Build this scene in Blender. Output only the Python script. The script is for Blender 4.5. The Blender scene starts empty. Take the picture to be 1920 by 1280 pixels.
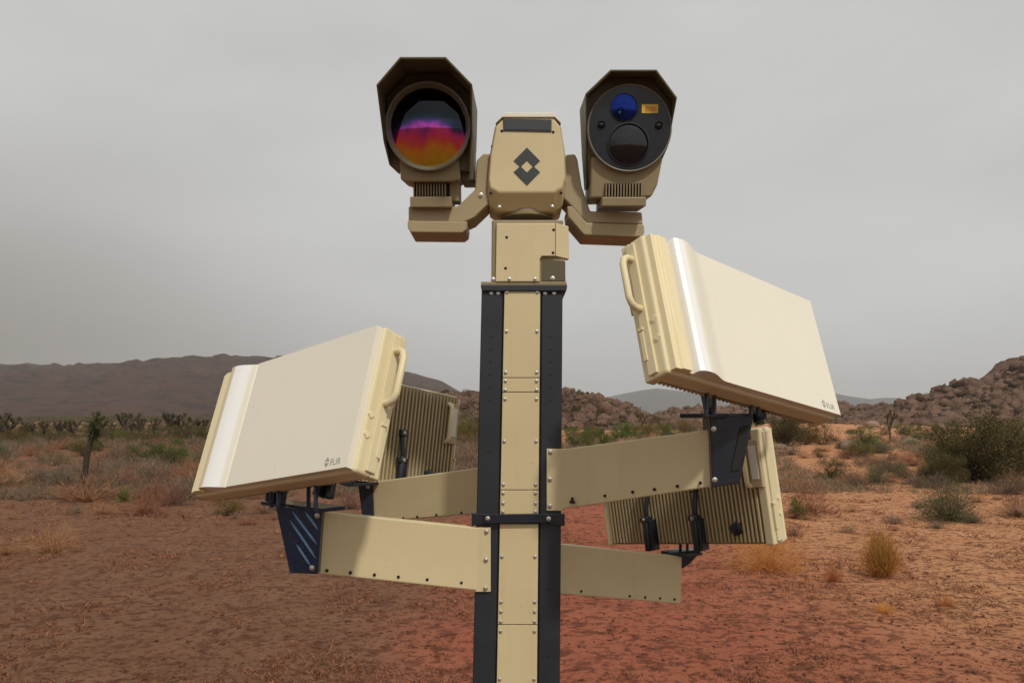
import bpy, bmesh, math, random
import numpy as np
from mathutils import Vector, Matrix
R = math.radians
scn = bpy.context.scene

# ------------------------------------------------------------------ camera, sky, sun, exposure
F, HOR, CZ = 1600.0, 780.0, 3.0            # focal length in photo pixels, horizon row, eye height (m)
cam_d = bpy.data.cameras.new('camera')
cam = bpy.data.objects.new('camera', cam_d)
scn.collection.objects.link(cam)
cam.location = (0, 0, CZ)
cam.rotation_euler = (R(90), 0, 0)
cam_d.sensor_width = 36.0
cam_d.lens = 36.0 * F / 1920.0
cam_d.shift_y = (HOR - 640.0) / 1920.0
cam_d.clip_start = 0.05
cam_d.clip_end = 40000
scn.camera = cam

SUN = Vector((0.26, -0.58, 0.77)).normalized()      # towards the sun
SUN_ELEV = math.asin(SUN.z)
SUN_ROT = math.atan2(SUN.x, SUN.y)
world = bpy.data.worlds.new('World'); scn.world = world; world.use_nodes = True
nt = world.node_tree; nt.nodes.clear()
wo = nt.nodes.new('ShaderNodeOutputWorld'); wb = nt.nodes.new('ShaderNodeBackground')
sky = nt.nodes.new('ShaderNodeTexSky'); sky.sky_type = 'NISHITA'; sky.sun_disc = False
sky.sun_elevation = SUN_ELEV; sky.sun_rotation = SUN_ROT; sky.dust_density = 6.0; sky.air_density = 1.0
hs = nt.nodes.new('ShaderNodeHueSaturation'); hs.inputs['Saturation'].default_value = 0.12
nt.links.new(sky.outputs[0], hs.inputs['Color'])
tcw = nt.nodes.new('ShaderNodeTexCoord')
mpw = nt.nodes.new('ShaderNodeMapping'); mpw.inputs['Scale'].default_value = (1.2, 1.2, 3.4)
nzw = nt.nodes.new('ShaderNodeTexNoise'); nzw.inputs['Scale'].default_value = 1.6; nzw.inputs['Detail'].default_value = 5
nzw.inputs['Roughness'].default_value = 0.5
nt.links.new(tcw.outputs['Generated'], mpw.inputs['Vector']); nt.links.new(mpw.outputs[0], nzw.inputs['Vector'])
crw = nt.nodes.new('ShaderNodeValToRGB')
crw.color_ramp.elements[0].position = 0.28; crw.color_ramp.elements[0].color = (5.55, 5.52, 5.42, 1)
crw.color_ramp.elements[1].position = 0.75; crw.color_ramp.elements[1].color = (6.95, 6.95, 6.82, 1)
nt.links.new(nzw.outputs['Fac'], crw.inputs['Fac'])
# a bank of brown dust hangs low in the western (left) sky
sepw = nt.nodes.new('ShaderNodeSeparateXYZ'); nt.links.new(tcw.outputs['Generated'], sepw.inputs[0])
dx = nt.nodes.new('ShaderNodeMapRange'); dx.interpolation_type = 'SMOOTHSTEP'
dx.inputs['From Min'].default_value = 0.02; dx.inputs['From Max'].default_value = -0.62
dz = nt.nodes.new('ShaderNodeMapRange'); dz.interpolation_type = 'SMOOTHSTEP'
dz.inputs['From Min'].default_value = 0.36; dz.inputs['From Max'].default_value = 0.02
nt.links.new(sepw.outputs['X'], dx.inputs['Value']); nt.links.new(sepw.outputs['Z'], dz.inputs['Value'])
dm = nt.nodes.new('ShaderNodeMath'); dm.operation = 'MULTIPLY'
nt.links.new(dx.outputs[0], dm.inputs[0]); nt.links.new(dz.outputs[0], dm.inputs[1])
dust = nt.nodes.new('ShaderNodeMixRGB'); dust.inputs['Color2'].default_value = (2.7, 2.38, 2.05, 1)
nt.links.new(dm.outputs[0], dust.inputs['Fac']); nt.links.new(crw.outputs[0], dust.inputs['Color1'])
mx = nt.nodes.new('ShaderNodeMixRGB'); mx.inputs['Fac'].default_value = 0.9
nt.links.new(hs.outputs[0], mx.inputs['Color1']); nt.links.new(dust.outputs[0], mx.inputs['Color2'])
nt.links.new(mx.outputs[0], wb.inputs['Color']); wb.inputs['Strength'].default_value = 0.1
nt.links.new(wb.outputs[0], wo.inputs['Surface'])

sun_d = bpy.data.lights.new('sun', 'SUN'); sun = bpy.data.objects.new('sun', sun_d)
scn.collection.objects.link(sun)
sun_d.energy = 2.2; sun_d.angle = R(3); sun_d.color = (1.0, 0.95, 0.87)
sun.rotation_euler = (-SUN).to_track_quat('-Z', 'Y').to_euler()
sun.location = SUN * 50
scn.view_settings.view_transform = 'Standard'; scn.view_settings.look = 'None'
scn.view_settings.exposure = 0.0; scn.view_settings.gamma = 1.0; scn.view_settings.use_curve_mapping = False

# ------------------------------------------------------------------ helpers
COL = scn.collection
def P(px, py, Y): return Vector(((px - 960.0) / F * Y, Y, CZ + (HOR - py) / F * Y))
def G(px, py):                                   # the ground point seen at a pixel
    Y = F * CZ / (py - HOR); return ((px - 960.0) / F * Y, Y)

def vnoise(x, y, seed=0):                        # numpy value noise, about -1..1
    x = np.asarray(x, float); y = np.asarray(y, float)
    xi = np.floor(x).astype(np.int64); yi = np.floor(y).astype(np.int64)
    fx = x - xi; fy = y - yi; fx = fx*fx*(3-2*fx); fy = fy*fy*(3-2*fy)
    def h(a, b):
        n = (a * 374761393 + b * 668265263 + seed * 974634777) & 0xffffffff
        n = ((n ^ (n >> 13)) * 1274126177) & 0xffffffff
        return ((n ^ (n >> 16)) & 0xffff) / 32767.5 - 1.0
    return (h(xi, yi)*(1-fx)+h(xi+1, yi)*fx)*(1-fy) + (h(xi, yi+1)*(1-fx)+h(xi+1, yi+1)*fx)*fy
def fbm(x, y, oct=4, seed=0, gain=0.5):
    s = 0; a = 1.0; t = 0
    for i in range(oct): s = s + a*vnoise(x*2**i, y*2**i, seed+i*17); t += a; a *= gain
    return s / t
def gh(x, y):                                    # height of the ground
    d = np.hypot(x, np.asarray(y) - 3.4)
    near = 0.06*fbm(np.asarray(x)/1.3, np.asarray(y)/1.3, 3, 5) + 0.03*vnoise(np.asarray(x)/5, np.asarray(y)/5, 9)
    w = np.clip((d - 12)/50, 0, 1)
    return near*np.clip(d/3, 0, 1) + w*0.22*vnoise(np.asarray(x)/22, np.asarray(y)/22, 31)

def link(o, parent=None):
    COL.objects.link(o)
    if parent is not None: o.parent = parent
    return o
OFF = {}
def thing(name, label, cat, loc=(0, 0, 0), group=None, matrix=None):
    o = bpy.data.objects.new(name, None); COL.objects.link(o)
    o.empty_display_size = 0.1
    if matrix is not None: o.matrix_world = matrix; OFF[o.name] = None
    else: o.location = loc; OFF[o.name] = Vector(loc)
    o['label'] = label; o['category'] = cat
    if group: o['group'] = group
    return o
def tag(o, label, cat, group=None):
    o['label'] = label; o['category'] = cat
    if group: o['group'] = group
    return o
def off_of(parent):
    while parent is not None:
        if parent.name in OFF: return OFF[parent.name]
        parent = parent.parent
    return None
class MB:
    def __init__(s): s.v = []; s.f = []
    def add(s, vs, fs):
        b = len(s.v); s.v += [tuple(v) for v in vs]; s.f += [tuple(i + b for i in f) for f in fs]; return s
    def prism(s, front, back):                   # two matching rings of points
        n = len(front)
        return s.add(list(front)+list(back), [tuple(range(n)), tuple(range(2*n-1, n-1, -1))] +
                     [(i, i+n, (i+1) % n+n, (i+1) % n) for i in range(n)])
    def extr(s, front, d): d = Vector(d); return s.prism([Vector(p) for p in front], [Vector(p)+d for p in front])
    def box(s, c, size, M=None):
        hx, hy, hz = [q/2 for q in size]; c = Vector(c)
        vs = [Vector((x, y, z)) for x in (-hx, hx) for y in (-hy, hy) for z in (-hz, hz)]
        vs = [c + (M @ v if M else v) for v in vs]
        return s.add(vs, [(0, 1, 3, 2), (4, 6, 7, 5), (0, 4, 5, 1), (2, 3, 7, 6), (0, 2, 6, 4), (1, 5, 7, 3)])
    def tube(s, pts, rad, n=8, cap=True):
        pts = [Vector(p) for p in pts]
        rad = rad if isinstance(rad, (list, tuple)) else [rad]*len(pts)
        rings = []; up0 = None
        for i, p in enumerate(pts):
            t = (pts[min(i+1, len(pts)-1)] - pts[max(i-1, 0)]).normalized()
            a = up0 if up0 is not None else (Vector((0, 0, 1)) if abs(t.z) < 0.9 else Vector((1, 0, 0)))
            x = (a - t*a.dot(t)).normalized(); y = t.cross(x); up0 = x
            rings.append([p + (x*math.cos(2*math.pi*k/n) + y*math.sin(2*math.pi*k/n))*rad[i] for k in range(n)])
        vs = [v for r in rings for v in r]; fs = []
        for i in range(len(pts)-1):
            for k in range(n): fs.append((i*n+k, i*n+(k+1) % n, (i+1)*n+(k+1) % n, (i+1)*n+k))
        if cap: fs.append(tuple(range(n-1, -1, -1))); fs.append(tuple(range((len(pts)-1)*n, len(pts)*n)))
        return s.add(vs, fs)
    def lathe(s, prof, n=48, axis='y', c=(0, 0, 0)):      # prof: (r, a) along the axis
        vs = []; fs = []
        for r, a in prof:
            for k in range(n):
                q = 2*math.pi*k/n
                vs.append((c[0]+r*math.cos(q), c[1]+a, c[2]+r*math.sin(q)) if axis == 'y' else
                          (c[0]+r*math.cos(q), c[1]+r*math.sin(q), c[2]+a))
        for i in range(len(prof)-1):
            for k in range(n): fs.append((i*n+k, i*n+(k+1) % n, (i+1)*n+(k+1) % n, (i+1)*n+k))
        fs.append(tuple(range(n))); fs.append(tuple(range(len(prof)*n-1, (len(prof)-1)*n-1, -1)))
        return s.add(vs, fs)
def make_mesh(name, mb, smooth=None):
    me = bpy.data.meshes.new(name); me.from_pydata([tuple(v) for v in mb.v], [], mb.f)
    bm = bmesh.new(); bm.from_mesh(me); bmesh.ops.recalc_face_normals(bm, faces=bm.faces)
    if smooth is not None:
        for f in bm.faces: f.smooth = True
        for e in bm.edges:
            if len(e.link_faces) == 2 and e.calc_face_angle(0) > R(smooth): e.smooth = False
    bm.to_mesh(me); bm.free(); return me
def part(name, mb, mat, parent=None, bevel=0.0, smooth=None, seg=2):
    o0 = off_of(parent)
    if o0 is not None and o0.length > 0: mb.v = [(x-o0.x, y-o0.y, z-o0.z) for x, y, z in mb.v]
    me = make_mesh(name, mb, smooth); me.materials.append(mat)
    o = bpy.data.objects.new(name, me); link(o, parent)
    if bevel:
        m = o.modifiers.new('edge', 'BEVEL'); m.width = bevel; m.segments = seg; m.limit_method = 'ANGLE'; m.angle_limit = R(30)
    return o
def np_mesh(name, V, faces, mats, midx=None):             # faces: (n,k) int array, k = 3 or 4
    me = bpy.data.meshes.new(name); V = np.asarray(V, np.float32)
    me.vertices.add(len(V)); me.vertices.foreach_set('co', V.ravel())
    faces = [np.asarray(f, np.int32) for f in (faces if isinstance(faces, list) else [faces])]
    tot = sum(f.size for f in faces); nf = sum(len(f) for f in faces)
    me.loops.add(tot); me.polygons.add(nf)
    me.loops.foreach_set('vertex_index', np.concatenate([f.ravel() for f in faces]))
    ls = []; b = 0
    for f in faces: ls.append(b + np.arange(len(f))*f.shape[1]); b += f.size
    me.polygons.foreach_set('loop_start', np.concatenate(ls).astype(np.int32))
    for m in mats: me.materials.append(m)
    if midx is not None: me.polygons.foreach_set('material_index', np.asarray(midx, np.int32))
    me.update(calc_edges=True); me.validate(); return me

# ------------------------------------------------------------------ materials
class NB:
    def __init__(s, name):
        s.m = bpy.data.materials.new(name); s.m.use_nodes = True; s.t = s.m.node_tree
        s.b = s.t.nodes['Principled BSDF']; s.out = s.t.nodes['Material Output']
    def n(s, typ, **kw):
        x = s.t.nodes.new(typ)
        for k, v in kw.items():
            if k[0] == '_': setattr(x, k[1:], v)
            else: x.inputs[k.replace('_', ' ')].default_value = v
        return x
    def l(s, a, b): s.t.links.new(a, b)
    def noise(s, vec, scale, detail=4, rough=0.55):
        x = s.n('ShaderNodeTexNoise', Scale=scale, Detail=detail, Roughness=rough)
        if vec is not None: s.l(vec, x.inputs['Vector'])
        return x.outputs['Fac']
    def ramp(s, fac, stops):
        x = s.n('ShaderNodeValToRGB'); e = x.color_ramp.elements
        while len(e) > 1: e.remove(e[-1])
        e[0].position = stops[0][0]; e[0].color = (*stops[0][1], 1)
        for p, c in stops[1:]: q = e.new(p); q.color = (*c, 1)
        s.l(fac, x.inputs['Fac']); return x.outputs['Color']
    def mix(s, fac, a, b, mode='MIX'):
        x = s.n('ShaderNodeMixRGB', _blend_type=mode)
        for i, v in (('Fac', fac), ('Color1', a), ('Color2', b)):
            if isinstance(v, (int, float)): x.inputs[i].default_value = v
            elif isinstance(v, tuple): x.inputs[i].default_value = (*v, 1)
            else: s.l(v, x.inputs[i])
        return x.outputs['Color']
    def maprange(s, v, a, b, c=0.0, d=1.0):
        x = s.n('ShaderNodeMapRange', _interpolation_type='SMOOTHSTEP'); s.l(v, x.inputs['Value'])
        for k, q in (('From Min', a), ('From Max', b), ('To Min', c), ('To Max', d)): x.inputs[k].default_value = q
        return x.outputs[0]
    def bump(s, h, strength, dist):
        x = s.n('ShaderNodeBump', Strength=strength, Distance=dist); s.l(h, x.inputs['Height']); s.l(x.outputs[0], s.b.inputs['Normal'])
    def col(s, v):
        if isinstance(v, tuple): s.b.inputs['Base Color'].default_value = (*v, 1)
        else: s.l(v, s.b.inputs['Base Color'])
    def set(s, **kw):
        for k, v in kw.items(): s.b.inputs[k.replace('_', ' ')].default_value = v
def scaled(c, k): return tuple(min(1, q*k) for q in c)

def paint(name, c, rough=0.42, var=0.07, metal=0.0, dirt=0.35, peel=0.12):
    s = NB(name); g = s.n('ShaderNodeTexCoord').outputs['Object']
    n1 = s.noise(g, 5.0, 5); n2 = s.noise(g, 38.0, 4, 0.65)
    base = s.mix(n1, scaled(c, 1-var), scaled(c, 1+var))
    grime = s.maprange(n2, 0.60, 0.82, 0, dirt)
    base = s.mix(grime, base, scaled((c[0]*0.62, c[1]*0.56, c[2]*0.50), 1.0))
    mp = s.n('ShaderNodeMapping'); mp.inputs['Scale'].default_value = (26, 26, 1.6); s.l(g, mp.inputs['Vector'])
    streak = s.maprange(s.noise(mp.outputs[0], 1.0, 4, 0.6), 0.55, 0.85, 0, min(0.4, dirt*0.7))
    base = s.mix(streak, base, (c[0]*0.72, c[1]*0.62, c[2]*0.50))
    base = s.mix(s.maprange(s.noise(g, 160.0, 2, 0.5), 0.70, 0.76, 0, dirt*0.8), base, (c[0]*0.45, c[1]*0.38, c[2]*0.30))
    s.col(base); s.set(Metallic=metal)
    rr = s.maprange(n1, 0.3, 0.7, rough-0.07, rough+0.1); s.l(rr, s.b.inputs['Roughness'])
    s.bump(s.noise(g, 420.0, 2), peel, 0.0006)
    return s.m
TAN = (0.68, 0.56, 0.32)
M = {}
M['tan'] = paint('tan_paint', scaled(TAN, 0.95))
M['arm'] = paint('arm_paint', (0.66, 0.555, 0.325), 0.45)
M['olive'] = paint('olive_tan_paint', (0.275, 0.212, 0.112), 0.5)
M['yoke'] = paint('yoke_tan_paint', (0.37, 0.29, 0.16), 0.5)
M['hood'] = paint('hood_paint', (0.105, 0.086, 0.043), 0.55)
M['cream'] = paint('cream_paint', (0.80, 0.69, 0.42), 0.36, 0.03, dirt=0.14)
M['cream2'] = paint('cream_shell_paint', (0.70, 0.605, 0.37), 0.42, 0.04, dirt=0.25)
M['radome'] = paint('radome_paint', (0.80, 0.752, 0.610), 0.33, 0.03, dirt=0.10)
M['trim'] = paint('satin_trim', (0.90, 0.885, 0.845), 0.22, 0.02, metal=0.1, dirt=0.03)  # white stands in for the bright highlight along the radar bulge
M['fin'] = paint('fin_paint', (0.46, 0.365, 0.21), 0.5)
M['fin_gap'] = paint('fin_gap_paint', (0.12, 0.092, 0.05), 0.6)
M['black'] = paint('black_powder_coat', (0.021, 0.024, 0.029), 0.5, 0.2, dirt=0.2)
M['navy'] = paint('blue_black_gloss_paint', (0.014, 0.028, 0.062), 0.22, 0.2, dirt=0.1)
M['navy_rib'] = paint('blue_rib_paint', (0.16, 0.30, 0.52), 0.25, 0.15, dirt=0.1)  # light blue for the gloss reflections painted on the left bracket
M['black_blue'] = paint('blue_black_paint', (0.017, 0.021, 0.031), 0.3, 0.2, dirt=0.15)
M['face'] = paint('camera_face_black', (0.014, 0.016, 0.020), 0.22, 0.15, dirt=0.1)
M['ring'] = paint('lens_ring', (0.20, 0.18, 0.14), 0.3, 0.1)
M['steel'] = paint('zinc_steel', (0.62, 0.60, 0.55), 0.38, 0.12, metal=1.0, dirt=0.6)
M['hole'] = paint('hole_dark', (0.012, 0.011, 0.010), 0.8)
M['logo'] = paint('logo_black', (0.040, 0.043, 0.042), 0.5)
M['print'] = paint('print_grey', (0.34, 0.33, 0.30), 0.6)
M['yellow'] = paint('label_yellow', (0.72, 0.47, 0.06), 0.5, 0.1)
M['orange'] = paint('label_orange', (0.60, 0.25, 0.03), 0.5)
M['silver'] = paint('label_silver', (0.72, 0.71, 0.66), 0.4)
def glass(name, c, rough=0.04, metal=0.0):
    s = NB(name); s.col(c); s.set(Roughness=rough, Metallic=metal); s.b.inputs['Coat Weight'].default_value = 0.0
    s.b.inputs['IOR'].default_value = 1.6
    return s.m
M['glass_dark'] = glass('dark_lens_glass', (0.003, 0.004, 0.006), 0.03)
M['glass_blue'] = glass('blue_coated_glass', (0.010, 0.030, 0.22), 0.08, 0.85)
M['glass_teal'] = glass('teal_coated_glass', (0.05, 0.50, 0.62), 0.08, 0.9)
M['glass_grey'] = glass('grey_window_glass', (0.045, 0.047, 0.048), 0.12)
# germanium lens: a reflection painted as mirror tint, dark top to yellow lower rim
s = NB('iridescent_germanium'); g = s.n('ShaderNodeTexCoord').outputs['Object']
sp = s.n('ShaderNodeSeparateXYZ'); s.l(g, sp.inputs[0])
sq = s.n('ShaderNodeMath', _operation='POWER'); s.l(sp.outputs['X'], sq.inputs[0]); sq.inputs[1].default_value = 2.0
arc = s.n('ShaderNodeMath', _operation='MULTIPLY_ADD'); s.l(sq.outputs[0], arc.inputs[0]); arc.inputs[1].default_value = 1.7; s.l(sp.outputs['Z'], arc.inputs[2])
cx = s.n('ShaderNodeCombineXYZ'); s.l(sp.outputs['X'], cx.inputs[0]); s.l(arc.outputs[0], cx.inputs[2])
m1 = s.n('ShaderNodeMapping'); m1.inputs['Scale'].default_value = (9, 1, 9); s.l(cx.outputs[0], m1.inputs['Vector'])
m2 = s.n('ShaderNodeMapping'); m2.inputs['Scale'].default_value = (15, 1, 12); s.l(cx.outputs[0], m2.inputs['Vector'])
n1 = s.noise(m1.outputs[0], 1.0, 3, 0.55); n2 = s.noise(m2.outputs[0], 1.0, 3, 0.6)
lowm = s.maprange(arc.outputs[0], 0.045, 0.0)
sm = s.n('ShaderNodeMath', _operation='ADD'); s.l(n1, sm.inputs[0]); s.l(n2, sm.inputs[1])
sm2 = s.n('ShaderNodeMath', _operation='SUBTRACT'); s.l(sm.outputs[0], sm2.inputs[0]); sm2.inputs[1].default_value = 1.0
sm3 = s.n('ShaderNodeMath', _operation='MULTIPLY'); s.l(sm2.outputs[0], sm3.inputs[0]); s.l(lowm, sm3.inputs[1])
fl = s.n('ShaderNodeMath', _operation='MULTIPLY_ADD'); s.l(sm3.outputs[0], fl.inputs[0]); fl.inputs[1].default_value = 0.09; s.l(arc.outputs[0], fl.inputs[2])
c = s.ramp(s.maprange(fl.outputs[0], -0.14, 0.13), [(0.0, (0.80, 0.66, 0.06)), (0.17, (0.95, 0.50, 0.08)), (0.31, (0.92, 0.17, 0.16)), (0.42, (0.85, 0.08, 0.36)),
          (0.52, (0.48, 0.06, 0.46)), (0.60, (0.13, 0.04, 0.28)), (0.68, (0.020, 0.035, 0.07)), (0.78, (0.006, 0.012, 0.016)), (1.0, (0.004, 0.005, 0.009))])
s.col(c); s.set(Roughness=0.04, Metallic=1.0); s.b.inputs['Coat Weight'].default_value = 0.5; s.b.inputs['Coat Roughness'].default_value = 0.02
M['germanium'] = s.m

# ------------------------------------------------------------------ ground
s = NB('desert_soil'); g = s.n('ShaderNodeTexCoord').outputs['Object']
big = s.noise(g, 0.16, 4); mid = s.noise(g, 0.9, 6, 0.62); fine = s.noise(g, 7.0, 6, 0.7); grit = s.noise(g, 60.0, 3, 0.7)
spx = s.n('ShaderNodeSeparateXYZ'); s.l(g, spx.inputs[0])
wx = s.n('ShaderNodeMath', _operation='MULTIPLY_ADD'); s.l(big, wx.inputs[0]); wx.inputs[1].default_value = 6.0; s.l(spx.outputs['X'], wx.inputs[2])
right = s.maprange(wx.outputs[0], 5.0, 12.0)              # paler sand on the right; left-side shade painted into the soil colour
left_shade = s.maprange(wx.outputs[0], 3.2, 0.2)
soil = s.mix(mid, (0.32, 0.088, 0.046), (0.50, 0.175, 0.098))
sand = s.mix(mid, (0.50, 0.205, 0.085), (0.70, 0.375, 0.195))
dimmed_soil = s.mix(mid, (0.175, 0.076, 0.041), (0.305, 0.168, 0.096))
c = s.mix(right, soil, sand); c = s.mix(left_shade, c, dimmed_soil)
foot = s.n('ShaderNodeMath', _operation='MULTIPLY_ADD'); s.l(big, foot.inputs[0]); foot.inputs[1].default_value = 3.0; s.l(spx.outputs['Y'], foot.inputs[2])
c = s.mix(s.maprange(foot.outputs[0], 11.0, 8.0), c, dimmed_soil)        # unseen ground by the mast, darkened to cut orange bounce light
c = s.mix(s.maprange(fine, 0.50, 0.60, 0, 0.72), c, (0.120, 0.032, 0.015))
c = s.mix(s.maprange(grit, 0.58, 0.72, 0, 0.5), c, (0.085, 0.050, 0.034))
c = s.mix(s.maprange(s.noise(g, 2.6, 5, 0.7), 0.52, 0.60, 0, 0.62), c, (0.105, 0.034, 0.017))
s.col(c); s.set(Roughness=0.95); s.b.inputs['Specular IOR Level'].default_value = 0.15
hm = s.n('ShaderNodeMath', _operation='MULTIPLY_ADD'); s.l(grit, hm.inputs[0]); hm.inputs[1].default_value = 0.25; s.l(fine, hm.inputs[2])
s.bump(hm.outputs[0], 1.0, 0.11)
M['soil'] = s.m
nr, na = 330, 900
rr = np.concatenate([[0.4], np.geomspace(1.2, 200, 250), np.geomspace(215, 9200, 80)])
th = np.concatenate([np.linspace(-0.75, 0.75, 620), np.linspace(0.75, 2*math.pi-0.75, 282)[1:-1]])   # finer steps on the side where things stand
ux, uy = np.sin(th), np.cos(th)
X = rr[:, None]*ux[None]; Yg = 3.4 + rr[:, None]*uy[None] - 3.4
Z = gh(X, Yg); V = np.stack([X, Yg, Z], -1).reshape(-1, 3)
n = len(th); i = np.arange(len(rr)-1)[:, None]; k = np.arange(n)[None]
Q = np.stack([i*n+k, i*n+(k+1) % n, (i+1)*n+(k+1) % n, (i+1)*n+k], -1).reshape(-1, 4)[:, ::-1]
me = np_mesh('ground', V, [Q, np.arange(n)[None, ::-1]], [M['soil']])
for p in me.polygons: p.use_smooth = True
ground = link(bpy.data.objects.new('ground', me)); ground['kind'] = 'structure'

# ------------------------------------------------------------------ hills and mountains
def rock_mat(name, a, b, veg, scale, vegamt=0.5, dark=(0.05, 0.035, 0.028)):
    s = NB(name); g = s.n('ShaderNodeTexCoord').outputs['Object']
    n1 = s.noise(g, scale, 6, 0.65); n2 = s.noise(g, scale*4.2, 5, 0.7)
    c = s.mix(n1, a, b)
    c = s.mix(s.maprange(n2, 0.42, 0.30, 0, 0.8), c, dark)
    c = s.mix(s.maprange(s.noise(g, scale*2.3, 4), 0.52, 0.62, 0, vegamt), c, veg)
    geo = s.n('ShaderNodeNewGeometry'); c = s.mix(s.maprange(geo.outputs['Random Per Island'], 0.0, 1.0, 0.0, 0.55), c, scaled(b, 1.15)) if 'boulder' in name else c
    c = s.mix(s.maprange(geo.outputs['Random Per Island'], 0.25, 0.0, 0.0, 0.6), c, scaled(a, 0.5)) if 'boulder' in name else c
    s.col(c); s.set(Roughness=0.95); s.b.inputs['Specular IOR Level'].default_value = 0.1
    s.bump(n2, 1.0, 1.2/scale)
    return s.m
M['rock'] = rock_mat('granite_hill', (0.17, 0.098, 0.068), (0.46, 0.285, 0.20), (0.10, 0.085, 0.04), 0.12)
M['boulder'] = rock_mat('granite_boulder', (0.19, 0.105, 0.072), (0.46, 0.285, 0.20), (0.12, 0.085, 0.05), 0.22, 0.45)
M['paleboulder'] = rock_mat('pale_granite_boulder', (0.40, 0.28, 0.20), (0.56, 0.42, 0.31), (0.3, 0.2, 0.14), 0.8, 0.2)
M['pebble'] = rock_mat('soil_pebble', (0.20, 0.075, 0.042), (0.38, 0.19, 0.115), (0.25, 0.11, 0.07), 3.0, 0.3, (0.12, 0.05, 0.03))
M['range'] = rock_mat('mountain_scree', (0.055, 0.025, 0.014), (0.27, 0.125, 0.072), (0.05, 0.038, 0.022), 0.010, 0.7)
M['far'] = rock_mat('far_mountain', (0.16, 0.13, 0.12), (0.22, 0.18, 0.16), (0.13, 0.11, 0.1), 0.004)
BOULD = []
def ridge(name, pts, D, front, back, mat, nx=220, ny=60, rough=0.2, fscale=20.0, boulders=0, bsize=(0.5, 1.6), seed=1):
    """A ridge whose crest, at distance D, follows the skyline points; slopes run `front` and `back` metres to the plain."""
    px = np.array([p[0] for p in pts], float); pz = CZ + (HOR - np.array([p[1] for p in pts], float))/F*D
    xs = (px - 960)/F*D
    x = np.linspace(xs[0], xs[-1], nx); crest = np.interp(x, xs, pz)
    t = np.linspace(-1, 1, ny); yy = np.where(t < 0, D + t*front, D + t*back)
    XX, TT = np.meshgrid(x, t); YY = np.meshgrid(x, yy)[1]; CC = np.meshgrid(crest, t)[0]
    warp = 0.22*fbm(XX/fscale, YY/fscale*0.25, 4, seed+3)
    prof = np.clip(1 - np.abs(TT) - warp*np.clip(np.abs(TT)*2, 0, 1)*(1-np.abs(TT))*1.6, 0, 1)
    prof = prof**0.9
    gul = 1-np.abs(fbm(XX/fscale*1.3, YY/fscale*0.45, 5, seed+8, 0.55))*2
    det = fbm(XX/fscale*3, YY/fscale*3, 4, seed+20)
    ZZ = CC*prof + CC*rough*(gul*0.9+det*0.6-0.45)*prof*np.clip(np.abs(TT)*3+0.04, 0, 1) - 0.6
    V = np.stack([XX, YY, ZZ], -1).reshape(-1, 3)
    i = np.arange(ny-1)[:, None]; k = np.arange(nx-1)[None]
    Q = np.stack([i*nx+k, i*nx+k+1, (i+1)*nx+k+1, (i+1)*nx+k], -1).reshape(-1, 4)
    me = np_mesh(name, V, Q, [mat])
    me.polygons.foreach_set('use_smooth', np.ones(len(me.polygons), bool))
    o = link(bpy.data.objects.new(name, me)); o['kind'] = 'structure'
    if boulders:
        rg = np.random.default_rng(seed)
        half = ny//2 + 2
        a = rg.uniform(0, half-1.001, boulders); b = rg.uniform(0, nx-1.001, boulders)
        ia = a.astype(int); ib = b.astype(int); fa = a-ia; fb = b-ib
        g3 = V.reshape(ny, nx, 3)
        c = (g3[ia, ib]*(1-fa)[:, None]*(1-fb)[:, None] + g3[ia+1, ib]*fa[:, None]*(1-fb)[:, None] +
             g3[ia, ib+1]*(1-fa)[:, None]*fb[:, None] + g3[ia+1, ib+1]*fa[:, None]*fb[:, None])
        sz = bsize[0] + (bsize[1]*1.35-bsize[0])*rg.random(boulders)**3.6
        BOULD.append((c, sz, seed, o))
    return o
ico = bmesh.new(); bmesh.ops.create_icosphere(ico, subdivisions=1, radius=1)
IV = np.array([v.co[:] for v in ico.verts]); IF = np.array([[v.index for v in f.verts] for f in ico.faces]); ico.free()
def boulder_cloud(c, sz, seed, name, mat, parent=None):
    rg = np.random.default_rng(seed); n = len(c)
    j = 1 + rg.uniform(-0.42, 0.26, (n, len(IV), 1))
    sc = rg.uniform(0.5, 1.4, (n, 1, 3)); sc[:, :, 2] *= 0.8
    q = rg.uniform(0, 6.283, n); ca, sa = np.cos(q), np.sin(q)
    v = IV[None]*j*sc*sz[:, None, None]
    v = np.stack([v[..., 0]*ca[:, None]-v[..., 1]*sa[:, None], v[..., 0]*sa[:, None]+v[..., 1]*ca[:, None], v[..., 2]], -1)
    V = (v + c[:, None, :] + np.array([0, 0, 0.15])*sz[:, None, None]).reshape(-1, 3)
    Fc = (IF[None] + (np.arange(n)*len(IV))[:, None, None]).reshape(-1, 3)
    o = link(bpy.data.objects.new(name, np_mesh(name, V, Fc, [mat])), parent); o['kind'] = 'stuff'; return o

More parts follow.
